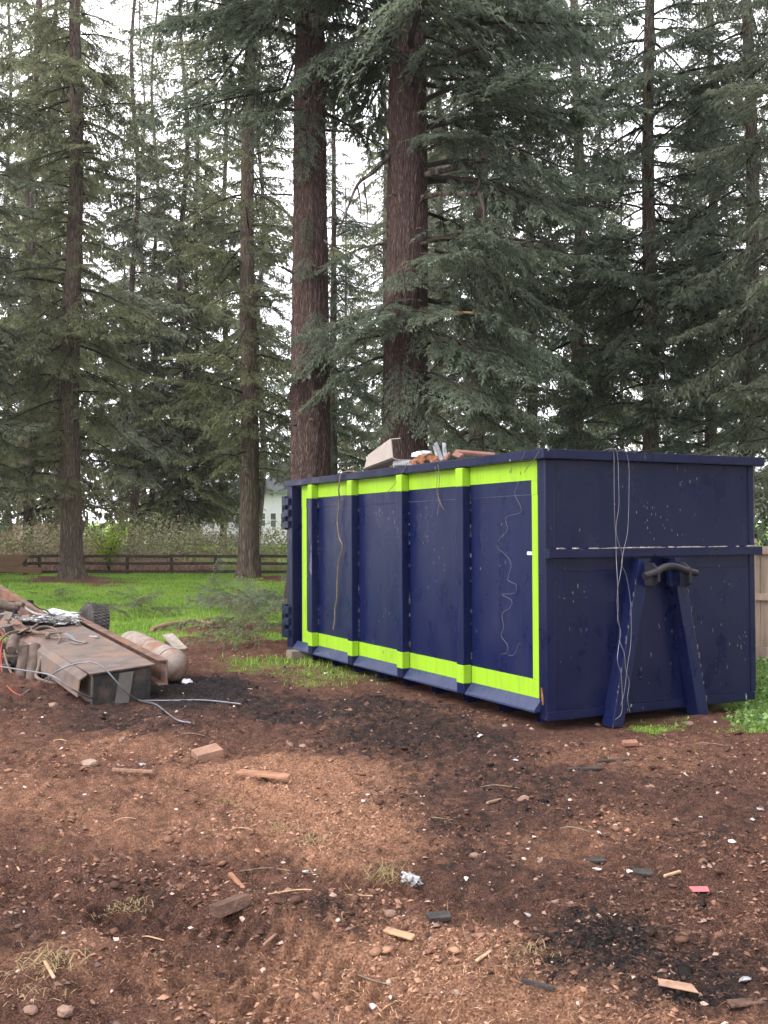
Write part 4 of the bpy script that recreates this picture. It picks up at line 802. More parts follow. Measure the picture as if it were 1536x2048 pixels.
    b = MB(); R = .33; prof = [(-.10, .19), (-.115, .22), (-.125, .27), (-.12, .305), (-.10, .322), (-.05, R-.004), (0, R), (.05, R-.004), (.10, .322), (.12, .305), (.125, .27), (.115, .22), (.10, .19)]; b.lathe(prof, 48); b.build('carcass', RUB, t, smooth=True)
    b = MB()
    for k in range(44):
        for j, x in enumerate((-.088, -.035, .018, .07)):
            a = 2*math.pi*(k+.5*(j % 2))/44; Mx = Matrix.Rotation(a, 4, 'X'); b.box(x-.022, x+.022, -.015, .015, R-.012, R+.008, M=Mx)
    b.build('tread', RUB, t)
    b = MB(); b.lathe([(-.10, .19), (-.06, .185), (-.05, .10), (-.07, .07), (-.07, .02)], 24); b.build('rim', DUST, t, smooth=True)
    # gas cylinder
    A = Vector(at_depth(352, 1334, 10.6)); Bp = Vector(at_depth(258, 1288, 12.0)); A.z = max(A.z, .165); d = (Bp-A); L = d.length
    g = empty('gas_cylinder', A, label='rust-streaked grey gas cylinder lying beside the wrecked chassis', cat='cylinder'); g.rotation_mode = 'QUATERNION'; g.rotation_quaternion = d.normalized().to_track_quat('X', 'Z')
    GC = mat('rust_streaked_white', (.215,.19,.172), .75, .25, .2, 9, .3, 30, second=(.15,.078,.05), lo=.42, hi=.62); R = .172
    b = MB(); prof = [(-.03+.16*(1-math.cos(a)), R*math.sin(a)) for a in np.linspace(.04, math.pi/2, 9)]; prof = [(x-.0, r) for x, r in prof]; prof += [(L-p, r) for p, r in prof[::-1]]; b.lathe(prof, 36); b.build('shell', GC, g, smooth=True)
    for x in (.135,): b = MB(); b.lathe([(x-.012, R+.0005), (x-.008, R+.004), (x+.008, R+.004), (x+.012, R+.0005)], 36); b.build('weld_seam', RUST, g, smooth=True)
    beam('tank_strap', [(226, 1288, 11.3), (256, 1279, 11.35)], .12, .035, RUST); beam('tank_strap', [(272, 1322, 10.4), (313, 1308, 10.45)], .12, .04, RUST)
    # grey board standing by the cylinder
    P = [gpt(325, 1287)+np.array([0, 0, .10]), gpt(352, 1306)+np.array([0, 0, .02]), gpt(375, 1302)+np.array([0, 0, .02]), gpt(345, 1283)+np.array([0, 0, .10])]
    o = np.array(P[0]); b = MB(); b.hexa([tuple(np.array(q)-o) for q in P]+[tuple(np.array(q)-o+np.array([0, 0, .02])) for q in P]); b.build('board', mat('grey_board', (.22,.19,.165), .9, .2, .3, 14), None, tuple(o), label='short grey weathered board lying behind the gas cylinder', cat='board')
    G = lambda px, py, l=.01: tuple(gpt(px, py, l))
    wire('cable', [tuple(at_depth(-40, 1326, 9.9)), tuple(at_depth(0, 1333, 9.6)), tuple(at_depth(50, 1341, 9.35)), tuple(at_depth(100, 1350, 9.15)), tuple(at_depth(128, 1367, 9.12)), tuple(at_depth(160, 1387, 9.2)), G(200, 1400), G(250, 1402), G(290, 1401), G(340, 1401), G(400, 1400), G(440, 1403), G(482, 1408)], .0075, WIRE, 'long grey cable running from the chassis out across the charred soil', 'cable', 8)
    wire('cable', [tuple(at_depth(95, 1362, 9.6)), tuple(at_depth(110, 1345, 9.55)), tuple(at_depth(140, 1331, 9.5)), tuple(at_depth(168, 1325, 9.42)), tuple(at_depth(190, 1326, 9.4)), tuple(at_depth(210, 1338, 9.38)), tuple(at_depth(232, 1362, 9.38)), tuple(at_depth(255, 1387, 9.45)), G(280, 1401), G(310, 1408), G(332, 1424), G(355, 1440), G(382, 1446)], .0075, WIRE, 'grey cable looping over the end of the flat tank onto the soil', 'cable', 8)
    wire('red_wire', [tuple(at_depth(-6, 1258, 11.3)), tuple(at_depth(6, 1272, 11.1)), tuple(at_depth(2, 1300, 10.7)), tuple(at_depth(3, 1335, 10.4)), tuple(at_depth(10, 1365, 10.15)), G(26, 1383, .03), G(42, 1391)], .0055, mat('red_plastic', (.26,.03,.025), .6, .3, .2, 20), 'thin red wire hanging from the chassis to the ground', 'wire')
    wire('grey_rod', [G(44, 1390), tuple(at_depth(70, 1372, 10.0)), tuple(at_depth(100, 1352, 9.95))], .008, WIRE, 'straight grey rod leaning on the chassis above the red wire end', 'rod')
    p = gpt(375, 1367); lump('plastic_scrap', p, (.16, .10, .07), mat('lilac_plastic', (.42,.39,.43), .5, .4, .3, 30), 'crumpled pale plastic at the rounded end of the gas cylinder', 'scrap', 9)
def lump(name, p, size, m, label, cat, seed, sub=2, rough=.35, group=None, sink=.25):
    import bmesh
    rr = np.random.default_rng(seed); bm = bmesh.new(); bmesh.ops.create_icosphere(bm, subdivisions=sub, radius=.5)
    for v in bm.verts:
        k = 1+rough*rr.uniform(-1, 1); v.co = Vector((v.co.x*size[0]*k, v.co.y*size[1]*k, v.co.z*size[2]*k+size[2]*(.5-sink)))
    me = bpy.data.meshes.new(name); bm.to_mesh(me); bm.free(); o = link(name, me, m, None, tuple(p), label=label, cat=cat, group=group); o.rotation_euler = (0, 0, rr.uniform(0, 6.28)); return o
wreck()
# ------------------------------------------------------------------ fences, thicket, house
FENCE_W = mat('dark_fence_wood', (.045,.036,.030), .9, .2, .4, 10, .5, 40, second=(.05,.047,.033), lo=.55, hi=.75)
CEDAR = mat('weathered_cedar', (.26,.195,.155), .9, .2, .35, 7, .5, 50, stretch=(1, 1, .12), second=(.16,.12,.10), lo=.45, hi=.65)
PANELW = mat('brown_panel', (.15,.092,.06), .85, .25, .3, 6, .3, 40, stretch=(.2, 1, 1))
def rail_fence():
    Y = 33.2; x0 = (30-768)/FPX*Y; x1 = (640-768)/FPX*Y; root = empty('rail_fence', (x0, Y, 0), label='low dark post-and-rail fence along the back of the lawn', cat='fence')
    step = 88/FPX*Y; n = int((x1-x0)/step)+1; off = ((255-30)/FPX*Y) % step
    xs = [off+k*step for k in range(n) if off+k*step < x1-x0+.2]
    for x in xs:
        g = gh(x0+x, Y); b = MB(); t = rnd.uniform(-.012, .012); b.hexa([(x-.05, -.04, g-.1), (x+.05, -.04, g-.1), (x+.05, .04, g-.1), (x-.05, .04, g-.1), (x-.05+t, -.04, .62+g), (x+.05+t, -.04, .62+g), (x+.05+t, .04, .60+g), (x-.05+t, .04, .60+g)]); b.build('post', FENCE_W, root, bevel=.006)
    for a, c in zip([xs[0]-step]+xs, xs):
        for z in (.565, .33, .07):
            d0, d1 = rnd.uniform(-.012, .012), rnd.uniform(-.012, .012); b = MB(); b.hexa([(a+.003, -.075, z-.045+d0), (c-.003, -.075, z-.045+d1), (c-.003, -.0405, z-.045+d1), (a+.003, -.0405, z-.045+d0), (a+.003, -.075, z+.045+d0), (c-.003, -.075, z+.045+d1), (c-.003, -.0405, z+.045+d1), (a+.003, -.0405, z+.045+d0)]); b.build('rail', FENCE_W, root, bevel=.004)
rail_fence()
def plank_panel():
    Y = 32.4; X = lambda px: (px-768)/FPX*Y; Z = lambda py: CAM_Z-(py-1042.2)/FPX*Y
    root = empty('plank_fence', (X(20), Y, 0), label='broad brown plank panel standing at the end of the rail fence', cat='fence'); ox = X(20)
    for pts in ([(-60, 1110), (60, 1110), (38, 1134), (-60, 1138)], [(-60, 1141), (72, 1132), (86, 1139), (80, 1148)], ):
        b = MB(); q = [(X(px)-ox, Z(py)) for px, py in pts]; V = [(x, 0, z) for x, z in q]+[(x, .05, z) for x, z in q]; b.add(V, [(0, 1, 2, 3), (7, 6, 5, 4), (0, 4, 5, 1), (1, 5, 6, 2), (2, 6, 7, 3), (3, 7, 4, 0)]); b.build('plank', PANELW, root, bevel=.008)
    b = MB(); q = [(-60, 1149), (85, 1149), (85, 1157), (-60, 1157)]; V = [(X(a)-ox, y, Z(c)) for y in (-.03, .06) for a, c in q]; b.add(V, [(0, 1, 2, 3), (7, 6, 5, 4), (0, 4, 5, 1), (1, 5, 6, 2), (2, 6, 7, 3), (3, 7, 4, 0)]); b.build('plank', FENCE_W, root, bevel=.008)
    for px in (-20, 48): b = MB(); b.box(X(px)-ox-.05, X(px)-ox+.05, .065, .16, -.05, Z(1116)); b.build('post', FENCE_W, root)
    wire('pale_stick', [at_depth(px, py, 31.5) for px, py in ((-60, 1112), (-20, 1090), (0, 1078), (22, 1064), (43, 1058))], .018, PALE_WOOD, 'pale bare stick rising above the brown plank panel', 'stick')
plank_panel()
def board_fence():
    x0, y0 = 2.85, 12.75; d = Vector((5.2, -.85, 0)); L = d.length; root = empty('board_fence', (x0, y0, 0), (0, 0, math.atan2(d.y, d.x)), label='weathered cedar board fence beyond the hooked end of the container', cat='fence')
    x = 0.0; k = 0
    while x < L:
        w = rnd.uniform(.125, .15); b = MB(); t = rnd.uniform(-.006, .006); z1 = 1.36+rnd.uniform(-.006, .006)
        b.hexa([(x, t, .17), (x+w, t, .17), (x+w, t+.018, .17), (x, t+.018, .17), (x+t, t, z1), (x+w+t, t, z1), (x+w+t, t+.018, z1), (x+t, t+.018, z1)]); b.build('board', CEDAR, root, bevel=.003); x += w+rnd.uniform(.003, .012)
    for z, h, y in ((1.30, .095, -.045), (.74, .085, -.045), (.02, .15, -.045)): b = MB(); b.box(-.05, L+.05, y, y+.036, z, z+h); b.build('rail', CEDAR, root, bevel=.004)
    for xp in (.35, 1.62, 3.4, 5.2):
        b = MB(); b.box(xp-.045, xp+.045, -.14, -.047, -.1, 1.435); p = b.build('post', CEDAR, root, bevel=.004); b = MB(); b.box(xp-.075, xp+.075, -.17, -.018, 1.436, 1.455); b.box(xp-.06, xp+.06, -.155, -.033, 1.4555, 1.485); b.build('cap', CEDAR, p, bevel=.006)
board_fence()
def leaf_quads(P, r, size, flat=.5):
    N = len(P); a = nrm(r.normal(size=(N, 3))*np.array([1, 1, flat])); b = nrm(np.cross(a, r.normal(size=(N, 3)))); s = size*r.uniform(.6, 1.4, (N, 1)); w = s*r.uniform(.3, .5, (N, 1))
    return np.stack([P, P+a*s*.5+b*w, P+a*s, P+a*s*.5-b*w], 1)
def canes(r, X, Y, Z0, n, lmax, rad, up=1.2, seg=6):
    """thin arching stems as slim strips (two crossed)"""
    Q = []
    for k in range(n):
        p = np.array([X[k], Y[k], Z0[k]]); a = r.uniform(0, 6.28); L = lmax*r.uniform(.4, 1.1); v = np.array([math.cos(a)*.7, math.sin(a)*.7, up*r.uniform(.6, 1.3)]); g = r.uniform(.6, 2.2); pts = []
        for i in range(seg+1):
            t = i/seg*L; pts.append(p+v*t+np.array([0, 0, -.5*g*t*t])+r.normal(size=3)*.015)
        for i in range(seg):
            d = pts[i+1]-pts[i]; s1 = np.cross(d, [0, 0, 1.]); s1 = s1/(np.linalg.norm(s1)+1e-6)*rad; s2 = np.array([0, 0, rad]); e = (1-i/seg*.6)
            Q.append([pts[i]-s1*e, pts[i]+s1*e, pts[i+1]+s1*e*.9, pts[i+1]-s1*e*.9]); Q.append([pts[i]-s2*e, pts[i]+s2*e, pts[i+1]+s2*e*.9, pts[i+1]-s2*e*.9])
    return np.array(Q)
LEAF_HEDGE = attr_ramp_mat('bramble_leaves', [(0, (.10,.11,.05)), (.5, (.19,.19,.10)), (1, (.33,.32,.20))], transl=.3)
CANE = attr_ramp_mat('bramble_canes', [(0, (.20,.12,.10)), (.5, (.32,.21,.17)), (1, (.48,.39,.31))])
FRESH = attr_ramp_mat('fresh_leaves', [(0, (.12,.20,.02)), (1, (.30,.38,.06))], transl=.4)
def thicket():
    r = Rg(7); n = 2600; X = r.uniform(-16.5, 3, n); Y = 34.0+r.uniform(0, 1, n)**1.3*6; Z = np.zeros(n)
    Q = canes(r, X, Y, Z, n, 1.35, .006); Tq = np.repeat(r.uniform(0, 1, len(Q)), 4)
    N = 60000; lx = r.uniform(-16.5, 3, N); ly = 34.0+r.uniform(0, 1, N)*6; top = 1.0+.30*fbm2(lx*.6, ly*.6, 3, 5)+.10*(ly-34); red = np.clip((fbm2(lx*.4+9, ly*.4, 3, 15)+.35), .05, 1)
    lz = top*r.uniform(.30, 1.15, N); keep = (r.random(N) < .35+red*.65) & (lz > .38); P = np.stack([lx, ly, lz], 1)[keep]; LQ = leaf_quads(P, r, .075); T2 = np.repeat(r.uniform(0, 1, len(LQ)), 4)
    V = np.concatenate([Q.reshape(-1, 3), LQ.reshape(-1, 3)]); mi = np.concatenate([np.zeros(len(Q)), np.ones(len(LQ))])
    link('undergrowth', mesh_np('undergrowth', V, np.arange(len(V)).reshape(-1, 4), {'tint': np.concatenate([Tq, T2])}, mi), [CANE, LEAF_HEDGE], None, label='tangled bramble thicket with bare canes behind the rail fence', kind='stuff')
    # dark undergrowth behind the board fence
    N = 9000; lx = r.uniform(3.4, 14, N); ly = r.uniform(15.5, 22, N); P = np.stack([lx, ly, r.uniform(0, 1, N)**.8*(1.9+.6*fbm2(lx, ly, 2, 8))], 1); LQ = leaf_quads(P, r, .11)
    link('undergrowth', mesh_np('undergrowth', LQ.reshape(-1, 3), np.arange(len(LQ)*4).reshape(-1, 4), {'tint': np.repeat(r.uniform(0, .7, len(LQ)), 4)}), attr_ramp_mat('dark_leaves', [(0, (.018,.026,.014)), (1, (.07,.085,.045))]), None, label='dark undergrowth behind the cedar board fence', kind='stuff')
    def shrub(px, Y, h, w, n, leaf, lm, lb, size, stems=14):
        x = (px-768)/FPX*Y; root = empty('shrub', (x, Y, gh(x, Y)), label=lb, cat='shrub'); rr = Rg(int(px)); b = MB(); tips = []
        for k in range(stems):
            a = rr.uniform(0, 6.28); e = np.array([math.cos(a)*w*rr.uniform(.2, 1), math.sin(a)*w*rr.uniform(.2, 1), h*rr.uniform(.6, 1)]); pts = [tuple(e*t*np.array([t, t, 1])) for t in (0, .35, .7, 1)]; b.tube(pts, [.014, .011, .008, .004], 4); tips += [e*t*np.array([t, t, 1]) for t in rr.uniform(.3, 1.05, n//stems)]
        b.build('stems', TWIG, root); P = np.array(tips)+rr.normal(size=(len(tips), 3))*.13; LQ = leaf_quads(P, rr, size)
        link('foliage', mesh_np('foliage', LQ.reshape(-1, 3), np.arange(len(LQ)*4).reshape(-1, 4), {'tint': np.repeat(rr.uniform(0, 1, len(LQ)), 4)}), lm, root)
    shrub(218, 33.9, 1.75, .9, 900, .09, FRESH, 'leafy yellow-green shrub rising behind the rail fence', .085)
    shrub(110, 47, 1.6, 1.0, 1400, .09, attr_ramp_mat('pink_blossom', [(0, (.30,.15,.14)), (1, (.62,.42,.42))], transl=.3), 'pink flowering shrub seen between the two dark trunks', .12)
    shrub(90, 49, 1.5, .9, 1200, .09, MATS['pink_blossom'], 'smaller pink flowering shrub just past the dark trunk', .12)
thicket()
def house():
    Y = 76; X = lambda px: (px-768)/FPX*Y; Z = lambda py: CAM_Z-(py-1042.2)/FPX*Y; ox = X(450)
    WALL = mat('white_siding', (.72,.73,.76), .7, .3, .05, 3); ROOF = mat('grey_shingle', (.22,.23,.27), .9, .2, .2, 12); GL = mat('window_glass', (.10,.12,.13), .15, .6, .3, 2); TR = mat('white_trim', (.78,.78,.80), .6, .3, .03, 5)
    root = empty('white_house', (ox, Y, 0), label='white house with grey roof far behind the bramble thicket', cat='house')
    b = MB(); x0, x1 = X(300)-ox, X(512)-ox; b.box(x0, x1, 0, 8, 0, Z(1012)); b.build('wall', WALL, root)
    b = MB(); b.prism([(-.5, Z(1014)), (8.5, Z(1014)), (4, Z(955))], x0-.4, x1+.2); b.build('roof', ROOF, root)
    x0, x1 = X(513)-ox, X(640)-ox; b = MB(); b.box(x0, x1, -1.5, 7, 0, Z(985)); w = b.build('wall', WALL, root)
    b = MB(); xm = (x0+x1)/2; za, zt = Z(987), Z(930); V = [(x0-.4, y, za) for y in (-2, 7)]+[(xm, y, zt) for y in (-2, 7)]+[(x1+.4, y, za) for y in (-2, 7)]; b.add([V[0], V[2], V[4], V[1], V[3], V[5]], [(0, 1, 2), (3, 5, 4), (0, 3, 4, 1), (1, 4, 5, 2), (0, 2, 5, 3)]); b.build('roof', ROOF, root)
    def win(px0, px1, py0, py1, yy):
        a, c, zz0, zz1 = X(px0)-ox, X(px1)-ox, Z(py1), Z(py0); f = MB(); t = .10
        f.box(a, c, yy-.05, yy-.002, zz1, zz1+t); f.box(a, c, yy-.05, yy-.002, zz0-t, zz0); f.box(a-t, a, yy-.05, yy-.002, zz0-t, zz1+t); f.box(c, c+t, yy-.05, yy-.002, zz0-t, zz1+t); f.box(a, c, yy-.045, yy-.004, (zz0+zz1)/2-.03, (zz0+zz1)/2+.03)
        fr = f.build('window', TR, root); g = MB(); g.box(a, c, yy-.03, yy-.006, zz0, zz1); g.build('pane', GL, fr)
    win(527, 535, 1027, 1052, -1.5); win(546, 556, 1027, 1053, -1.5); win(566, 576, 1027, 1053, -1.5)
    for p in (335, 372, 420, 470): win(p, p+9, 1035, 1056, 0)
    b = MB(); b.box(X(300)-ox, X(512)-ox, -2.2, -.1, Z(1068)-.1, Z(1068)); b.build('porch_roof', ROOF, root)
    for p in (300, 370, 440, 508): b = MB(); b.box(X(p)-ox, X(p)-ox+.15, -2.1, -1.95, 0, Z(1068)-.101); b.build('porch_post', TR, root)
house()

# ------------------------------------------------------------------ small ground cover (uncountable)
def scatter_xy(r, n, ymin, ymax, power=2.0, spread=.42):
    """positions whose density falls with distance, within the plot in front of and around the container"""
    u = r.random(n); e = 1-power; y = (ymin**e+u*(ymax**e-ymin**e))**(1/e) if power != 1 else ymin*(ymax/ymin)**u
    return r.uniform(-1, 1, n)*(spread*y+.8), y
def in_box(x, y, m=.0):
    dx, dy = x-1.3187, y-8.3106; c, s = math.cos(.4742), math.sin(.4742); bx = dx*c+dy*s; by = -dx*s+dy*c
    return (bx > -.0-m) & (bx < 2.4+m) & (by > -.02-m) & (by < 5.5+m)
def clods():
    r = Rg(17); import bmesh
    bm = bmesh.new(); bmesh.ops.create_icosphere(bm, subdivisions=1, radius=1); BV = np.array([v.co[:] for v in bm.verts]); BF = np.array([[v.index for v in f.verts] for f in bm.faces]); bm.free()
    bv8 = np.array([[1,0,-.4],[-1,.2,-.4],[.1,1,-.4],[0,-1,-.4],[0,0,1]], float); bf8 = np.array([[0,2,4],[2,1,4],[1,3,4],[3,0,4]])
    def field(name, n, smin, smax, bv, bf, m, tlo, thi, lb, lawn_max, ymax=14, flat=.65, charred=False, sizepow=2.2, sawlim=9, clus=0.0, notrack=False):
        x, y = scatter_xy(r, n, 2.8, ymax, 1.9); h, saw, ch, lawn = ground_fields(x, y); k = (lawn < lawn_max+.25*r.random(n)) & ~in_box(x, y) & (saw < sawlim)
        if notrack: k &= (track_mask(x, y) < .5) | (r.random(n) < .25)
        if clus: k &= noise2(x*2.2, y*2.2, 55)+.35*r.random(n) > clus
        x, y, h, saw, ch = x[k], y[k], h[k], saw[k], ch[k]; N = len(x); s = (smin+(smax-smin)*r.random(N)**sizepow)*(.75+.05*y)
        aa = r.uniform(0, 6.28, N); ca, sa = np.cos(aa), np.sin(aa); R = np.zeros((N, 3, 3)); R[:, 0, 0] = ca; R[:, 0, 1] = -sa; R[:, 1, 0] = sa; R[:, 1, 1] = ca; R[:, 2, 2] = 1; R[:, 2, :2] = r.normal(0, .35, (N, 2)); P = bv[None]*(1+.5*r.uniform(-1, 1, (N, len(bv), 1)))*s[:, None, None]*np.array([1.2, 1, .8]); P = np.einsum('nij,nkj->nki', R, P); P[:, :, 2] *= flat
        P += np.stack([x, y, h+s*.18], 1)[:, None]; V = P.reshape(-1, 3); F = (bf[None]+(np.arange(N)*len(bv))[:, None, None]).reshape(-1, 3)
        t = tlo+(thi-tlo)*r.random(N)**(1.0 if charred else 1.9); t = np.clip(t-(.5*np.clip(ch, 0, 1) if charred else 0)+(.3*np.clip(saw, 0, 1) if charred else 0), 0, 1)
        link(name, mesh_np(name, V, F, {'tint': np.repeat(t, len(bv))}), m, None, label=lb, kind='stuff')
    CL = attr_ramp_mat('soil_clods', [(0, (.012,.010,.010)), (.35, (.060,.033,.025)), (.65, (.135,.072,.051)), (1, (.29,.16,.108))], rough=.95, spec=.05)
    ST = attr_ramp_mat('gravel_stones', [(0, (.09,.058,.046)), (.5, (.20,.13,.105)), (.85, (.34,.26,.22)), (1, (.52,.49,.48))], rough=.8)
    field('soil_clods', 90000, .0028, .0155, bv8, bf8, CL, .12, .95, 'crumbly brown soil clods strewn over the churned dirt', .45, charred=True, sizepow=3.2, clus=.62, notrack=True)
    field('soil_clods', 5200, .007, .030, BV, BF, CL, .22, .72, 'larger lumps of churned brown soil', .45, charred=True, flat=.55, clus=.78, notrack=True, sizepow=2.6)
    field('gravel', 3600, .004, .016, bv8, bf8, ST, .0, .95, 'small pale stones and crumbs of rubble in the dirt', .5, sizepow=2.5)
    field('gravel', 240, .008, .020, BV, BF, ST, .0, .9, 'scattered rounded pebbles in the dirt', .5)
    # shreds of wood, straw and roots
    n = 120000; x, y = scatter_xy(r, n, 2.8, 14, 1.9); h, saw, ch, lawn = ground_fields(x, y); k = (lawn < .6) & ~in_box(x, y) & (r.random(n) < .25+.75*np.maximum(np.clip(saw, 0, 1), noise2(x*1.5, y*1.5, 9)**2)); x, y, h, saw, ch = x[k], y[k], h[k], saw[k], ch[k]; N = len(x)
    a = r.uniform(0, 6.28, N); L = r.uniform(.008, .035, N)*(1+1.6*(r.random(N) < .08))*(.8+.05*y); d = np.stack([np.cos(a), np.sin(a), r.uniform(-.25, .45, N)], 1); sd = np.stack([-np.sin(a), np.cos(a), r.uniform(-.5, .5, N)], 1)*(r.uniform(.0008, .0022, N)*(.7+.09*y))[:, None]
    p = np.stack([x, y, h+.003], 1); bend = np.array([0, 0, 1.])*(L*r.uniform(0, .25, N))[:, None]; e = p+d*L[:, None]; m = (p+e)/2+bend
    Q = np.stack([p-sd, m+sd, e, m-sd], 1); t = np.clip(r.random(N)*.75+.25*saw-.35*ch, 0, 1)
    link('wood_shreds', mesh_np('wood_shreds', Q.reshape(-1, 3), np.arange(len(Q)*4).reshape(-1, 4), {'tint': np.repeat(t, 4)}), attr_ramp_mat('wood_shreds', [(0, (.022,.016,.014)), (.4, (.09,.048,.033)), (.75, (.24,.125,.075)), (1, (.46,.30,.19))], rough=.95, spec=.05), None, label='shredded wood fibre and straw strewn over the dirt', kind='stuff')
clods()
def grass():
    r = Rg(23); GR = attr_ramp_mat('grass_blades', [(0, (.080,.14,.020)), (.45, (.160,.275,.042)), (.8, (.25,.33,.08)), (1, (.35,.34,.15))], transl=.35)
    n = 190000; y = 8.2+(r.random(n)**1.5)*26; x = r.uniform(-1, 1, n)*(.43*y+1.0); h, saw, ch, lawn = ground_fields(x, y); k = (lawn+.25*fbm2(x*3, y*3, 3, 4) > .35+.3*r.random(n)) & ~in_box(x, y, -.12); x, y, h = x[k], y[k], h[k]; N = len(x)
    patch = fbm2(x*.9, y*.9, 3, 12); nb = np.clip(.75+.8*fbm2(x*2.5, y*2.5, 3, 13), .25, 2.0)*(1+.8*((y > 12) & (y < 17) & (fbm2(x*1.3, y*1.3, 3, 19) > .05))); near = np.clip((16-y)/6, 0, 1)
    L = r.uniform(.035, .085, N)*nb*(1-.3*near); a = r.uniform(0, 6.28, N); w = (.0035+.00028*y); d = np.stack([np.cos(a)*r.uniform(.1, .9, N), np.sin(a)*r.uniform(.1, .9, N), np.ones(N)], 1); s = np.stack([-np.sin(a), np.cos(a), np.zeros(N)], 1)*w[:, None]
    p = np.stack([x, y, h-.004], 1); V = np.stack([p-s, p+s, p+d*L[:, None]], 1).reshape(-1, 3); t = np.clip(.42+.45*patch+r.uniform(-.25, .25, N)+.08*near, 0, 1)
    link('grass', mesh_np('grass', V, np.arange(len(V)).reshape(-1, 3), {'tint': np.repeat(t, 3)}), GR, None, label='short bright green lawn grass behind the dirt', kind='stuff')
    # clover beside the hooked end
    n = 9000; x = r.uniform(2.4, 5.2, n); y = r.uniform(8.2, 12.4, n); h, saw, ch, lawn = ground_fields(x, y); k = (lawn > .45) & ~in_box(x, y, -.1); P = np.stack([x, y, h+r.uniform(.01, .07, n)], 1)[k]; Q = leaf_quads(P, r, .035, .25)
    link('ground_cover', mesh_np('ground_cover', Q.reshape(-1, 3), np.arange(len(Q)*4).reshape(-1, 4), {'tint': np.repeat(r.uniform(0, 1, len(Q)), 4)}), attr_ramp_mat('clover', [(0, (.05,.10,.03)), (.6, (.12,.20,.07)), (1, (.24,.32,.14))], transl=.3), None, label='low clover beside the hooked end of the container', kind='stuff')
grass()
def tuft(px, py, n, L, tlo, thi, lb, spread=.06, flat=.9):
    r = Rg(int(px*7+py)); c = gpt(px, py); a = r.uniform(0, 6.28, n); x = r.normal(0, spread, n); y = r.normal(0, spread, n); l = L*r.uniform(.4, 1.2, n); d = np.stack([np.cos(a), np.sin(a), r.uniform(.15, flat, n)], 1); L = L*.75; l = l*.7; s = np.stack([-np.sin(a), np.cos(a), r.uniform(-.3, .3, n)], 1)*.0012
    p = np.stack([x, y, np.zeros(n)], 1); m = p+d*l[:, None]*.55; e = p+d*l[:, None]; e[:, 2] -= l*.35; Q = np.concatenate([np.stack([p-s, p+s, m+s, m-s], 1), np.stack([m-s, m+s, e+s*.3, e-s*.3], 1)]); t = np.tile(r.uniform(tlo, thi, n), 2)
    link('grass_tuft', mesh_np('grass_tuft', Q.reshape(-1, 3), np.arange(len(Q)*4).reshape(-1, 4), {'tint': np.repeat(t, 4)}), MATS.get('tuft') or attr_ramp_mat('tuft', [(0, (.06,.12,.015)), (.4, (.13,.19,.03)), (.65, (.17,.16,.06)), (1, (.32,.24,.14))], transl=.3), None, tuple(c), label=lb, cat='grass tuft')
for a in [(183, 1612, 130, .09, .5, 1, 'olive grass tuft lying on the dirt below the stones'), (448, 1606, 60, .05, .2, .7, 'tiny bright green grass sprig on the sawdust below the wood block'), (770, 1750, 110, .13, .6, 1, 'straw-coloured grass tuft beside the crumpled foil'), (650, 1772, 110, .06, .2, .8, 'bright green grass tuft near the crumpled foil'), (86, 1693, 50, .05, .2, .7, 'little green grass sprig at the outer edge of the dirt'), (262, 1815, 80, .07, .7, 1, 'dry grass tuft in the charred hollow'), (100, 1925, 120, .09, .8, 1, 'dry straw tuft on the dirt mound beside the pale stick'), (90, 1975, 60, .08, .8, 1, 'smaller straw tuft lower on the dirt mound'), (1283, 1446, 60, .10, .2, .6, 'ragged grass tuft between the two hook legs'), (1060, 1908, 60, .06, .85, 1, 'yellowish straw tuft beside the big charred patch'), (555, 1655, 70, .1, .75, 1, 'loose straw on the wheel track by the sawdust'), (620, 1680, 70, .1, .75, 1, 'loose straw across the wheel track below the sawdust')]: tuft(*a)

def cut_boughs():
    rr = Rg(41)
    for i, (px, py, az, L, lb) in enumerate([(560, 1235, 200, 1.7, 'cut fir bough lying against the far end of the container'), (520, 1262, 170, 1.5, 'cut fir bough sprawled across the churned soil'), (470, 1225, 120, 1.3, 'cut fir bough on the lawn in front of the mossy tree'), (545, 1285, 230, 1.3, 'cut fir bough lowest of those beside the container'), (590, 1215, 150, 1.6, 'cut fir bough farthest up the lawn beside the container'), (250, 1237, 20, 1.1, 'dark fir sprig lying on the lawn behind the tyre'), (270, 1225, 160, .9, 'second fir sprig behind the tyre, further up the lawn'), (100, 1205, 40, .6, 'small fir sprig on the lawn above the ash-covered boards'), (425, 1195, 80, .9, 'thin fir sprig standing up from the lawn')]):
        c = gpt(px, py); me = crown_mesh('bough', 'mid', [(0, 0, .12, az, L, 14 if i != 8 else 60), (.1, .1, .20, az+35, L*.7, 22), (0, .1, .22, az-40, L*.6, 30), (-.1, 0, .16, az+150, L*.6, 25), (.2, -.1, .14, az+70, L*.7, 18), (-.2, .1, .12, az-80, L*.7, 15)], 200+i, wood=False); link('fir_bough', me, [NEEDLE_OLIVE if i % 2 else NEEDLE_GREY, TWIG], None, tuple(c), label=lb, cat='bough')
    wire('bare_root', [tuple(gpt(px, py, .05)) for px, py in ((304, 1258), (330, 1250), (360, 1245), (395, 1243), (430, 1246))], [.03]*1 and .032, mat('peeled_root', (.24,.15,.095), .85, .2, .25, 12, .4, 40), 'curved peeled root lying on the churned soil before the lawn', 'root')
cut_boughs()

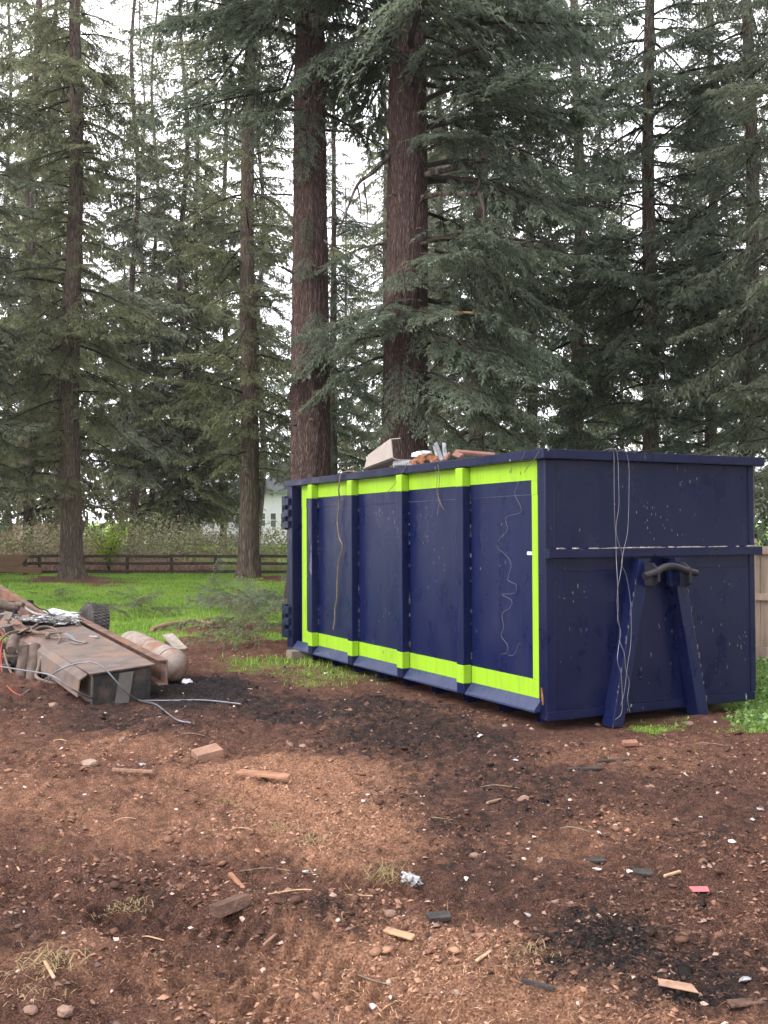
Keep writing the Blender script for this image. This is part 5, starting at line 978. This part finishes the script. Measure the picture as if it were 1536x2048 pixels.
# ------------------------------------------------------------------ debris one can pick out
def debris():
    BRK = mat('dusty_brick', (.33,.17,.11), .9, .15, .3, 12, .5, 50); ROCKM = mat('pinkish_rock', (.17,.105,.082), .85, .2, .25, 9, .5, 30); WHITE = mat('white_scrap', (.42,.39,.38), .7, .3, .2, 25); FOIL = mat('foil_scrap', (.50,.50,.54), .35, .5, .35, 30, metal=.5, second=(.10,.09,.09)); CONC = mat('pale_concrete', (.36,.26,.22), .9, .2, .2, 16, .5, 40, second=(.12,.065,.05), lo=.50, hi=.58)
    CHARW = mat('charred_wood', (.03,.026,.025), .8, .3, .5, 20, .6, 40); DARKB = mat('soil_caked_wood', (.085,.052,.040), .95, .1, .4, 16, .8, 40); REDP = mat('red_scrap', (.55,.09,.10), .6, .3, .15, 30)
    def slab(nm, px, py, L, W, H, m, rz, lb, cat, tilt=(0, 0), lift=0.0, bevel=.004, jag=0.0):
        p = gpt(px, py); b = MB(); j = lambda: rnd.uniform(-jag, jag); z0, z1 = -H*.35, H*.65; ax_ = [(-L/2+j()*L, -W/2+j()*W), (L/2+j()*L, -W/2+j()*W), (L/2+j()*L, W/2+j()*W), (-L/2+j()*L, W/2+j()*W)]
        b.hexa([(x, y, z0) for x, y in ax_]+[(x*.97, y*.97, z1+j()*H) for x, y in ax_]); o = b.build(nm, m, None, (p[0], p[1], p[2]+lift), bevel=bevel, label=lb, cat=cat); o.rotation_euler = (math.radians(tilt[0]), math.radians(tilt[1]), math.radians(rz)); return o
    slab('wood_block', 414, 1512, .19, .15, .075, mat('sawn_block', (.20,.115,.082), .85, .2, .25, 10, .4, 50), 28, 'dusty sawn wood block half sunk in the sawdust', 'block', (6, -8), jag=.06)
    slab('plank', 528, 1553, .34, .10, .018, mat('dusty_plank', (.24,.125,.08), .9, .15, .3, 12, .4, 50), -8, 'thin dusty plank lying on the sawdust', 'plank', (0, 4), .012, jag=.05)
    slab('wood_block', 462, 1818, .15, .10, .05, DARKB, 32, 'soil-caked timber end sticking out of the dirt beside the pale concrete chunk', 'block', (-14, -10), .008, jag=.05)
    slab('lath', 474, 1772, .16, .022, .014, mat('dark_lath', (.22,.11,.07), .9, .1, .3, 20), -55, 'narrow brown lath leaning on the soil-caked timber', 'lath', (0, 12), .02)
    lump('concrete_chunk', gpt(503, 1848, .02), (.10, .085, .06), CONC, 'pale broken concrete chunk with brown stains below the soil-caked timber', 'chunk', 903, 1, .3, sink=.2)
    slab('stick', 98, 1950, .19, .012, .008, PALE_WOOD, -62, 'long pale stick lying on the straw mound', 'stick', (0, -4), .02); slab('stick', 35, 1740, .10, .009, .007, PALE_WOOD, -60, 'short pale stick at the outer edge of the dirt', 'stick', lift=.012); slab('stick', 968, 1918, .12, .016, .008, PALE_WOOD, 55, 'pale flat stick on the sawdust beside the straw tuft', 'stick', lift=.012)
    slab('stick', 1345, 1753, .12, .016, .012, PALE_WOOD, 35, 'pale stick above the red scrap', 'stick', lift=.012); slab('plank', 785, 1870, .20, .045, .010, mat('tan_slat', (.30,.18,.11), .9, .15, .2, 15), -35, 'tan slat lying at the edge of the big sawdust patch', 'slat', lift=.012, jag=.04); slab('plank', 265, 1545, .30, .02, .02, WOOD, -12, 'brown lath lying between the white scrap and the wood block', 'lath', lift=.01)
    slab('plank', 1225, 1525, .26, .03, .02, CHARW, 14, 'charred lath on the dark soil in front of the hooked end', 'lath', lift=.01); slab('plank', 1170, 1540, .24, .04, .015, CHARW, 8, 'second charred lath, flatter, beside the first', 'lath', lift=.008); slab('plank', 1490, 2012, .13, .05, .010, DARKB, 10, 'broken brown board at the corner of the sawdust', 'board', lift=.012, jag=.08); slab('plank', 990, 1605, .14, .02, .014, WOOD, 40, 'small brown splinter on the dark soil', 'splinter', lift=.008)
    slab('board_fragment', 1355, 1978, .12, .05, .006, mat('tan_fragment', (.23,.14,.10), .9, .15, .3, 20), -18, 'torn tan fibreboard fragment beside the big charred patch', 'fragment', (8, 3), .012, jag=.14); slab('plank', 540, 1885, .11, .012, .01, WOOD, 70, 'thin brown splinter by the charred lumps', 'splinter', lift=.01)
    slab('red_scrap', 1396, 1783, .075, .05, .003, REDP, -8, 'flat red plastic scrap lying on the dark soil', 'scrap', (4, -3), .012, jag=.15, bevel=0)
    slab('bark_plate', 880, 1840, .10, .05, .02, CHARW, 10, 'curled charred bark plate above the big sawdust patch', 'bark', (10, 0), .012, jag=.1); slab('bark_plate', 1285, 1752, .09, .045, .02, CHARW, -10, 'charred bark plate beside the pale stick', 'bark', (14, 0), .012, jag=.1); slab('bark_plate', 1190, 1727, .10, .04, .02, CHARW, 15, 'charred bark flake between the white pipe bits', 'bark', (10, 0), .012, jag=.1)
    slab('board_fragment', 1075, 1978, .13, .012, .02, CHARW, -30, 'thin charred strip along the lower edge of the big charred patch', 'strip', lift=.012); slab('board_fragment', 1260, 1490, .12, .06, .03, mat('rust_flake', (.20,.10,.07), .9, .2, .3, 20), 5, 'curled rusty flake on the soil in front of the hook leg', 'flake', (12, 0), .012, jag=.1)
    rocks = [(180, 1527, .12, 'pinkish rounded rock on the reddish soil, the bigger of two'), (247, 1482, .12, 'pinkish rounded rock beside the white scrap'), (107, 1412, .10, 'tan rock in front of the chassis'), (207, 1393, .17, 'long tan stone under the grey cable'), (605, 1495, .09, 'rock with a shaded side on the dark soil below the container'), (580, 1490, .06, 'small tan stone beside the shaded rock'), (375, 1493, .06, 'pair-like small tan stone above the wood block'), (60, 2020, .05, 'tan stone at the lower corner of the dirt'), (10, 1750, .05, 'tan stone by the short pale stick'), (228, 1720, .045, 'tan pebble in the middle of the wheel track'), (150, 1690, .05, 'reddish stone on the reddish soil'), (1050, 1600, .09, 'flat brown rock on the dark soil'), (1095, 1615, .06, 'flat pale rock beside the brown one'), (1138, 1618, .05, 'tan stone under the white concrete bit'), (1300, 1575, .08, 'pink-grey rock in front of the hooked end'), (1465, 1547, .07, 'white rock near the clover'), (1088, 1722, .07, 'yellowish rock lump in the dark soil'), (950, 1712, .06, 'grey rock by the dark wheel rut'), (780, 1828, .06, 'pink stone at the tip of the sawdust patch'), (940, 1962, .05, 'pale stone on the sawdust below the pale flat stick'), (915, 1988, .05, 'pinkish stone on the sawdust'), (800, 1990, .05, 'grey stone on the lower sawdust'), (1195, 1400+50, .06, 'stone beside the foot of the hook leg'), (1380, 1447, .07, 'pale stone on the clover edge'), (1010, 1452, .06, 'reddish stone under the container corner'), (700, 1420, .05, 'tan stone on the grass edge beside the container'), (500, 1380, .07, 'stone beside the charred soil near the container'), (130, 2022, .06, 'pinkish rock at the lower edge beside the tan stone')]
    for i, (px, py, s, lb) in enumerate(rocks): lump('stone', gpt(px, py), (s*1.0, s*.85, s*.6), ROCKM if i % 4 else mat('tan_rock_%d' % i, (.21, .15, .12), .9, .15, .3, 9, .5, 30), lb, 'stone', 300+i, 2, .16, sink=.5)
    whites = [(285, 1530, .07, 'white crumpled scrap beside the lath'), (960, 1473, .08, 'white torn scrap in front of the container corner'), (1140, 1602, .06, 'white concrete bit on the dark soil'), (1203, 1633, .045, 'white chip just past the brown splinters'), (1197, 1667, .06, 'white paper strip on the dark soil'), (1465, 1685, .07, 'white frayed scrap near the outer edge'), (1415, 1672, .05, 'white chip beside the frayed scrap'), (1258, 1745, .06, 'white oval scrap between the bark plates'), (1195, 1740, .05, 'short white pipe bit'), (1057, 1833, .06, 'white folded paper above the big charred patch'), (1003, 1857, .06, 'grey-white flat flake on the sawdust edge'), (735, 1590+0, .04, 'white chip on the sawdust edge below the plank'), (658, 1565, .045, 'white chip beside the plank'), (728, 1603, .045, 'white and grey chip on the dark soil by the sawdust'), (590, 1812, .05, 'white flakes near the concrete chunk'), (610, 1745, .05, 'pale flakes in the wheel rut'), (663, 1755, .05, 'pale plastic flake beside the green tuft'), (170, 1590, .04, 'white chip above the olive tuft'), (212, 1685, .035, 'white curl on the wheel track'), (353, 1620, .04, 'thin white sliver by the sawdust'), (1510, 1910, .06, 'white foil scrap at the outer edge'), (1490, 1962, .07, 'grey-white foil lump at the outer edge'), (745, 2015, .05, 'white foil scrap on the lower sawdust'), (802, 1990+5, .04, 'white cone-shaped chip on the lower sawdust'), (1215, 1982, .035, 'white chip in the charred patch'), (455, 1687, .05, 'grey crumpled scrap above the timber'), (533+100, 1600, .03, 'tiny white chip in the sawdust'), (1520, 1620, .06, 'white chip at the outer edge below the clover'), (1505, 1640, .05, 'second white chip at the outer edge'), (1355, 1715, .05, 'pale scrap with a grey side above the red scrap'), (1055, 1700, .05, 'pale scrap in the dark soil'), (655, 1348, .10, 'translucent plastic scrap in the grass beside the container'), (690, 1400, .04, 'white chip beside the container shadow'), (320, 1395+40, .05, 'grey-white stone chip beside the cable'), (210, 1427, .05, 'grey-blue chip on the charred soil'), (85, 1435, .05, 'white flat chip in front of the chassis'), (1030, 1522, .06, 'white strip on the dark soil below the container'), (1050, 1500, .05, 'white chip just below the container corner')]
    for i, (px, py, s, lb) in enumerate(whites): lump('white_scrap', gpt(px, py), (s*.8, s*.5, s*.25), WHITE if i % 3 else FOIL, lb, 'scrap', 400+i, 1, .45, sink=.15)
    lump('foil_wad', gpt(822, 1765), (.13, .07, .055), FOIL, 'crumpled silver foil wad beside the straw-coloured tuft', 'foil', 77, 3, .35)
    for i, (px, py, L, lb) in enumerate([(385, 1470, .2, 'dark twig above the wood block'), (1000, 1575, .25, 'dark twig on the soil below the container'), (640, 1790, .45, 'long thin stem lying from the sawdust to the timber'), (560, 1745, .4, 'pale grass stem curving beside the wheel rut'), (250, 1640, .12, 'pale twig on the wheel track'), (480, 1660, .12, 'pale twig pointing at the wheel rut'), (1420, 1490, .25, 'bent pale twig near the clover'), (300, 1880, .14, 'brown twig on the straw mound'), (870, 1640, .2, 'thin dark root in the dark soil'), (720, 1960, .3, 'dark strip of root on the wheel rut'), (120, 1482, .10, 'forked pale twig in front of the chassis'), (1150, 1660, .16, 'pale splinter twig on the dark soil')]):
        p = gpt(px, py, .012); a = rnd.uniform(-.5, .5); d = np.array([math.cos(a), math.sin(a), 0])*L; q = [p-d/2, p-d*.15+np.array([0, L*.08, .01]), p+d*.2+np.array([0, -L*.05, .012]), p+d/2]; wire('twig', q, .0035, VINE if i % 3 == 0 or 'dark' in lb else PALE_WOOD, lb, 'twig', 5, 4)
debris()

# ------------------------------------------------------------------ damp air
def haze():
    m = bpy.data.materials.new('damp_air'); m.use_nodes = True; n, l = nodes_of(m); n.remove(n['Principled BSDF']); v = n.new('ShaderNodeVolumePrincipled'); v.inputs['Color'].default_value = (.93, .94, .97, 1); v.inputs['Density'].default_value = HAZE; v.inputs['Anisotropy'].default_value = .3; l.new(v.outputs[0], n['Material Output'].inputs['Volume'])
    b = MB(); b.box(-850, 850, -70, 620, -1.5, 54); b.build('haze', m, None, label='thin damp air over the yard and the wood', kind='stuff')
HAZE = .0003
haze()
